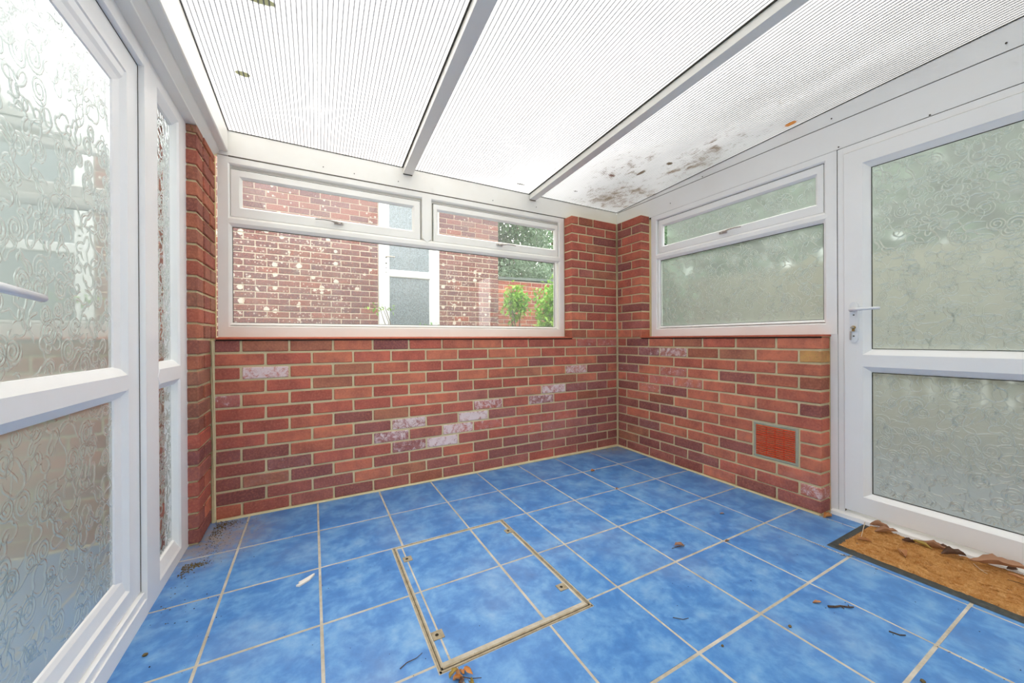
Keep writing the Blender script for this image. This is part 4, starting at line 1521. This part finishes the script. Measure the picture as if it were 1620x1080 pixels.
# heap of dead leaves by the near edge of the cover
heap = empty('leaf_clump', (-2.072, -1.455, 0))
tag(heap, 'crumpled clump of dead orange and brown leaves at the near corner of the cover', 'leaf clump')
RHp = random.Random(4)
for i in range(11):
    g = leaf_mesh(RHp.uniform(.022, .045), RHp.uniform(.007, .013), RHp.uniform(.8, 1.5), 60 + i)
    o = g.build('leaf_piece', LEAFC[RHp.choice(['tan', 'brown', 'orange', 'dark', 'olive', 'orange'])], heap, smooth=True, fix=False)
    o.location = (RHp.uniform(-.02, .026), RHp.uniform(-.035, .018), RHp.uniform(0, .008))
    o.rotation_euler = (RHp.uniform(-.5, .5), RHp.uniform(-.5, .5), RHp.uniform(0, 6.3))
g = G(); g.tube([(.0, -.0, .004), (.02, -.02, .006), (.05, -.028, .002)], [.0015, .0012, .0008], 5); g.build('stalk', M_TWIG, heap)

shard = empty('white_shard', (-2.477, -.772, .0005))
tag(shard, 'white pointed plastic shard lying on a blue tile left of the cover', 'shard')
g = G()
o1 = [(-.030, -.020), (-.018, -.026), (.016, -.004), (.036, .026), (.030, .028), (.004, .016), (-.022, -.002), (-.016, -.010)]
g.poly([(x, y, .0045 + .003 * abs(x) / .03) for x, y in o1]); g.poly([(x, y, 0) for x, y in o1][::-1])
for k in range(len(o1)):
    k2 = (k + 1) % len(o1)
    g.poly([(*o1[k], 0), (*o1[k2], 0), (*o1[k2], .0045 + .003 * abs(o1[k2][0]) / .03), (*o1[k], .0045 + .003 * abs(o1[k][0]) / .03)])
g.build('flake', simple('pale_plastic', lin(232, 226, 216), .5, .4), shard)


def twig(label, pts, rad, mat=M_TWIG, name='twig', side=None):
    g = G()
    g.tube(pts, [rad * (1 - .5 * i / len(pts)) for i in range(len(pts))], 6)
    if side:
        for s in side:
            g.tube(s, [rad * .6, rad * .4], 5)
    return tag(g.build(name, mat, None), label, 'twig')


twig('dark knobbly twig on the blue tiles to the front of the doormat', [(-.812, -1.818, .004), (-.792, -1.832, .005), (-.770, -1.838, .004), (-.752, -1.856, .005), (-.735, -1.862, .004)], .0036,
     side=[[(-.770, -1.838, .004), (-.776, -1.850, .004)], [(-.752, -1.856, .005), (-.744, -1.850, .007)]])
twig('thin dark twig on the tile nearest the viewer, right of the clump of leaves', [(-2.222, -1.345, .002), (-2.20, -1.335, .003), (-2.17, -1.333, .003), (-2.15, -1.322, .002)], .0014)
twig('long straight pale stalk lying across the left end of the doormat', [(.045, -1.648, .026), (-.05, -1.672, .029), (-.165, -1.700, .026)], .0016, M_STRAW)
twig('pale forked stalk on the doormat in front of the large leaf', [(-.005, -2.0, .022), (-.05, -2.025, .024), (-.065, -2.045, .022)], .0013, M_STRAW, side=[[(-.05, -2.025, .024), (-.040, -2.045, .026)]])
twig('short curved twig beside the dark pebble on the front right tiles', [(-1.345, -1.590, .002), (-1.322, -1.612, .002), (-1.300, -1.617, .002)], .0012)
twig('short dark hooked twig on the tile in front of the doormat', [(-.772, -1.962, .002), (-.764, -1.985, .003), (-.748, -1.994, .003)], .0022)
twig('thin crossed stalk on the tile edge just in front of the doormat', [(-.372, -1.698, .002), (-.352, -1.722, .003), (-.332, -1.742, .002)], .0011, side=[[(-.36, -1.71, .002), (-.338, -1.728, .003)]])
twig('thin stalks under the dried leaf right of the cover', [(-.985, -1.312, .002), (-.95, -1.318, .004), (-.905, -1.322, .002)], .0012, side=[[(-.95, -1.318, .004), (-.965, -1.302, .002)]])


def crumbs(name, label, cat, spots, mats, seed):
    R = random.Random(seed)
    g = G()
    for (x0, y0, sx, sy, n, smin, smax, z0) in spots:
        for _ in range(n):
            x = x0 + R.gauss(0, 1) * sx; y = y0 + R.gauss(0, 1) * sy
            if x > -.02 and y > -1.49 or (x > -.345 and y < -1.61) or y > -.014 or x < -2.94 or (x < -2.90 and y > -.24):
                continue
            s = R.uniform(smin, smax)
            c = Vector((x, y, z0 + s * .35))
            b = len(g.v)
            vs = [Vector((1, 0, 0)), Vector((0, 1, 0)), Vector((-1, 0, 0)), Vector((0, -1, 0)), Vector((0, 0, .8)), Vector((0, 0, -.5))]
            for v in vs:
                g.v.append(tuple(c + v * s * R.uniform(.5, 1.1)))
            g.f += [tuple(b + k for k in q) for q in ((0, 1, 4), (1, 2, 4), (2, 3, 4), (3, 0, 4), (1, 0, 5), (2, 1, 5), (3, 2, 5), (0, 3, 5))]
    o = g.build(name, mats, None, fix=False, kind='stuff')
    return tag(o, label, cat)


M_CRUMB = simple('dry_soil_crumb', lin(120, 104, 74), .95, .05, 0, 60, .6, lin(72, 60, 42))
crumbs('soil_crumbs', 'loose brown soil crumbs gathered round the foot of the left brick pier', 'soil',
       [(-2.88, -.10, .018, .06, 330, .0012, .0045, 0), (-2.84, -.06, .03, .02, 150, .001, .004, 0), (-2.86, -.3, .03, .05, 120, .001, .003, 0), (-2.80, -.12, .05, .06, 60, .001, .003, 0),
        (-2.90, -.43, .03, .012, 300, .0015, .0045, 0), (-2.93, -.47, .012, .02, 90, .0015, .005, 0), (-2.92, -.6, .02, .1, 30, .001, .004, 0)], M_CRUMB, 1)
M_PALEC = simple('pale_crumb', lin(182, 170, 138), .95, .05, 0, 50, .7, lin(110, 112, 70))
crumbs('mortar_crumbs', 'pale mortar crumbs and moss along the foot of the back brick wall', 'debris',
       [(-.10, -.05, .07, .025, 240, .001, .004, 0), (-.35, -.022, .16, .008, 200, .001, .004, 0), (-1.2, -.018, .5, .006, 260, .001, .0035, 0), (-2.2, -.016, .35, .006, 80, .001, .003, 0)], M_PALEC, 2)
crumbs('mortar_crumbs', 'pale mortar crumbs along the foot of the right brick wall below the air vent', 'debris', [
        (-.028, -.6, .008, .35, 160, .001, .0035, 0), (-.035, -1.1, .012, .25, 140, .001, .004, 0)], M_PALEC, 12)
RS = random.Random(44)
crumbs('floor_grit', 'dark specks of grit scattered over the blue tiles', 'grit',
       [(RS.uniform(-2.9, -.4), RS.uniform(-2.2, -.1), .05, .05, 2, .001, .0026, 0) for _ in range(60)] +
       [(-.6, -.6, .15, .15, 26, .001, .003, 0), (-.8, -.9, .2, .2, 20, .001, .003, 0), (-2.8, -.8, .08, .15, 22, .001, .0035, 0), (-.5, -1.8, .3, .3, 24, .001, .003, 0), (-.35, -1.75, .03, .1, 16, .001, .003, 0)],
       simple('dark_grit', lin(70, 58, 48), .9, .1), 3)
crumbs('grout_crumbs', 'dark broken crumbs along the wide grout line in front of the doormat', 'debris',
       [(-.353, -1.60, .002, .06, 34, .0015, .0035, -.002), (-.6, -1.385, .2, .0015, 30, .001, .002, -.002), (-.72, -2.15, .002, .12, 30, .001, .003, -.002)], simple('brown_crumb', lin(104, 84, 62), .95, .05), 4)
crumbs('moss_clump', 'brown tuft of moss and cobweb caught above the sidelight frame corner', 'moss',
       [(-2.944, -.25, .004, .025, 110, .002, .005, 1.955), (-2.946, -.27, .003, .02, 90, .002, .004, 1.925)], simple('dead_moss', lin(150, 122, 72), .95, .05, 0, 80, .6, lin(96, 76, 44)), 6)
for k, (x, y, r, lab) in enumerate([(-1.035, -1.80, .005, 'round dark pebble on the tile in front of the wide grout joint'), (-1.31, -1.74, .004, 'angular tan pebble lying on the dark grout line near the bottom edge'),
                                    (-.935, -2.075, .006, 'grey pebble on the tile at the very front right'), (-2.905, -.93, .006, 'brown soil lump on the tile by the left door threshold')]):
    bm = bmesh.new(); bmesh.ops.create_icosphere(bm, subdivisions=2, radius=r)
    Rk = random.Random(k)
    for v in bm.verts:
        v.co = Vector((v.co.x * 1.2, v.co.y, v.co.z * .7)) * Rk.uniform(.85, 1.12)
    me = bpy.data.meshes.new('pebble'); bm.to_mesh(me); bm.free(); me.materials.append(M_CRUMB)
    o = link('pebble', me); o.location = (x, y, r * .62); tag(o, lab, 'pebble')
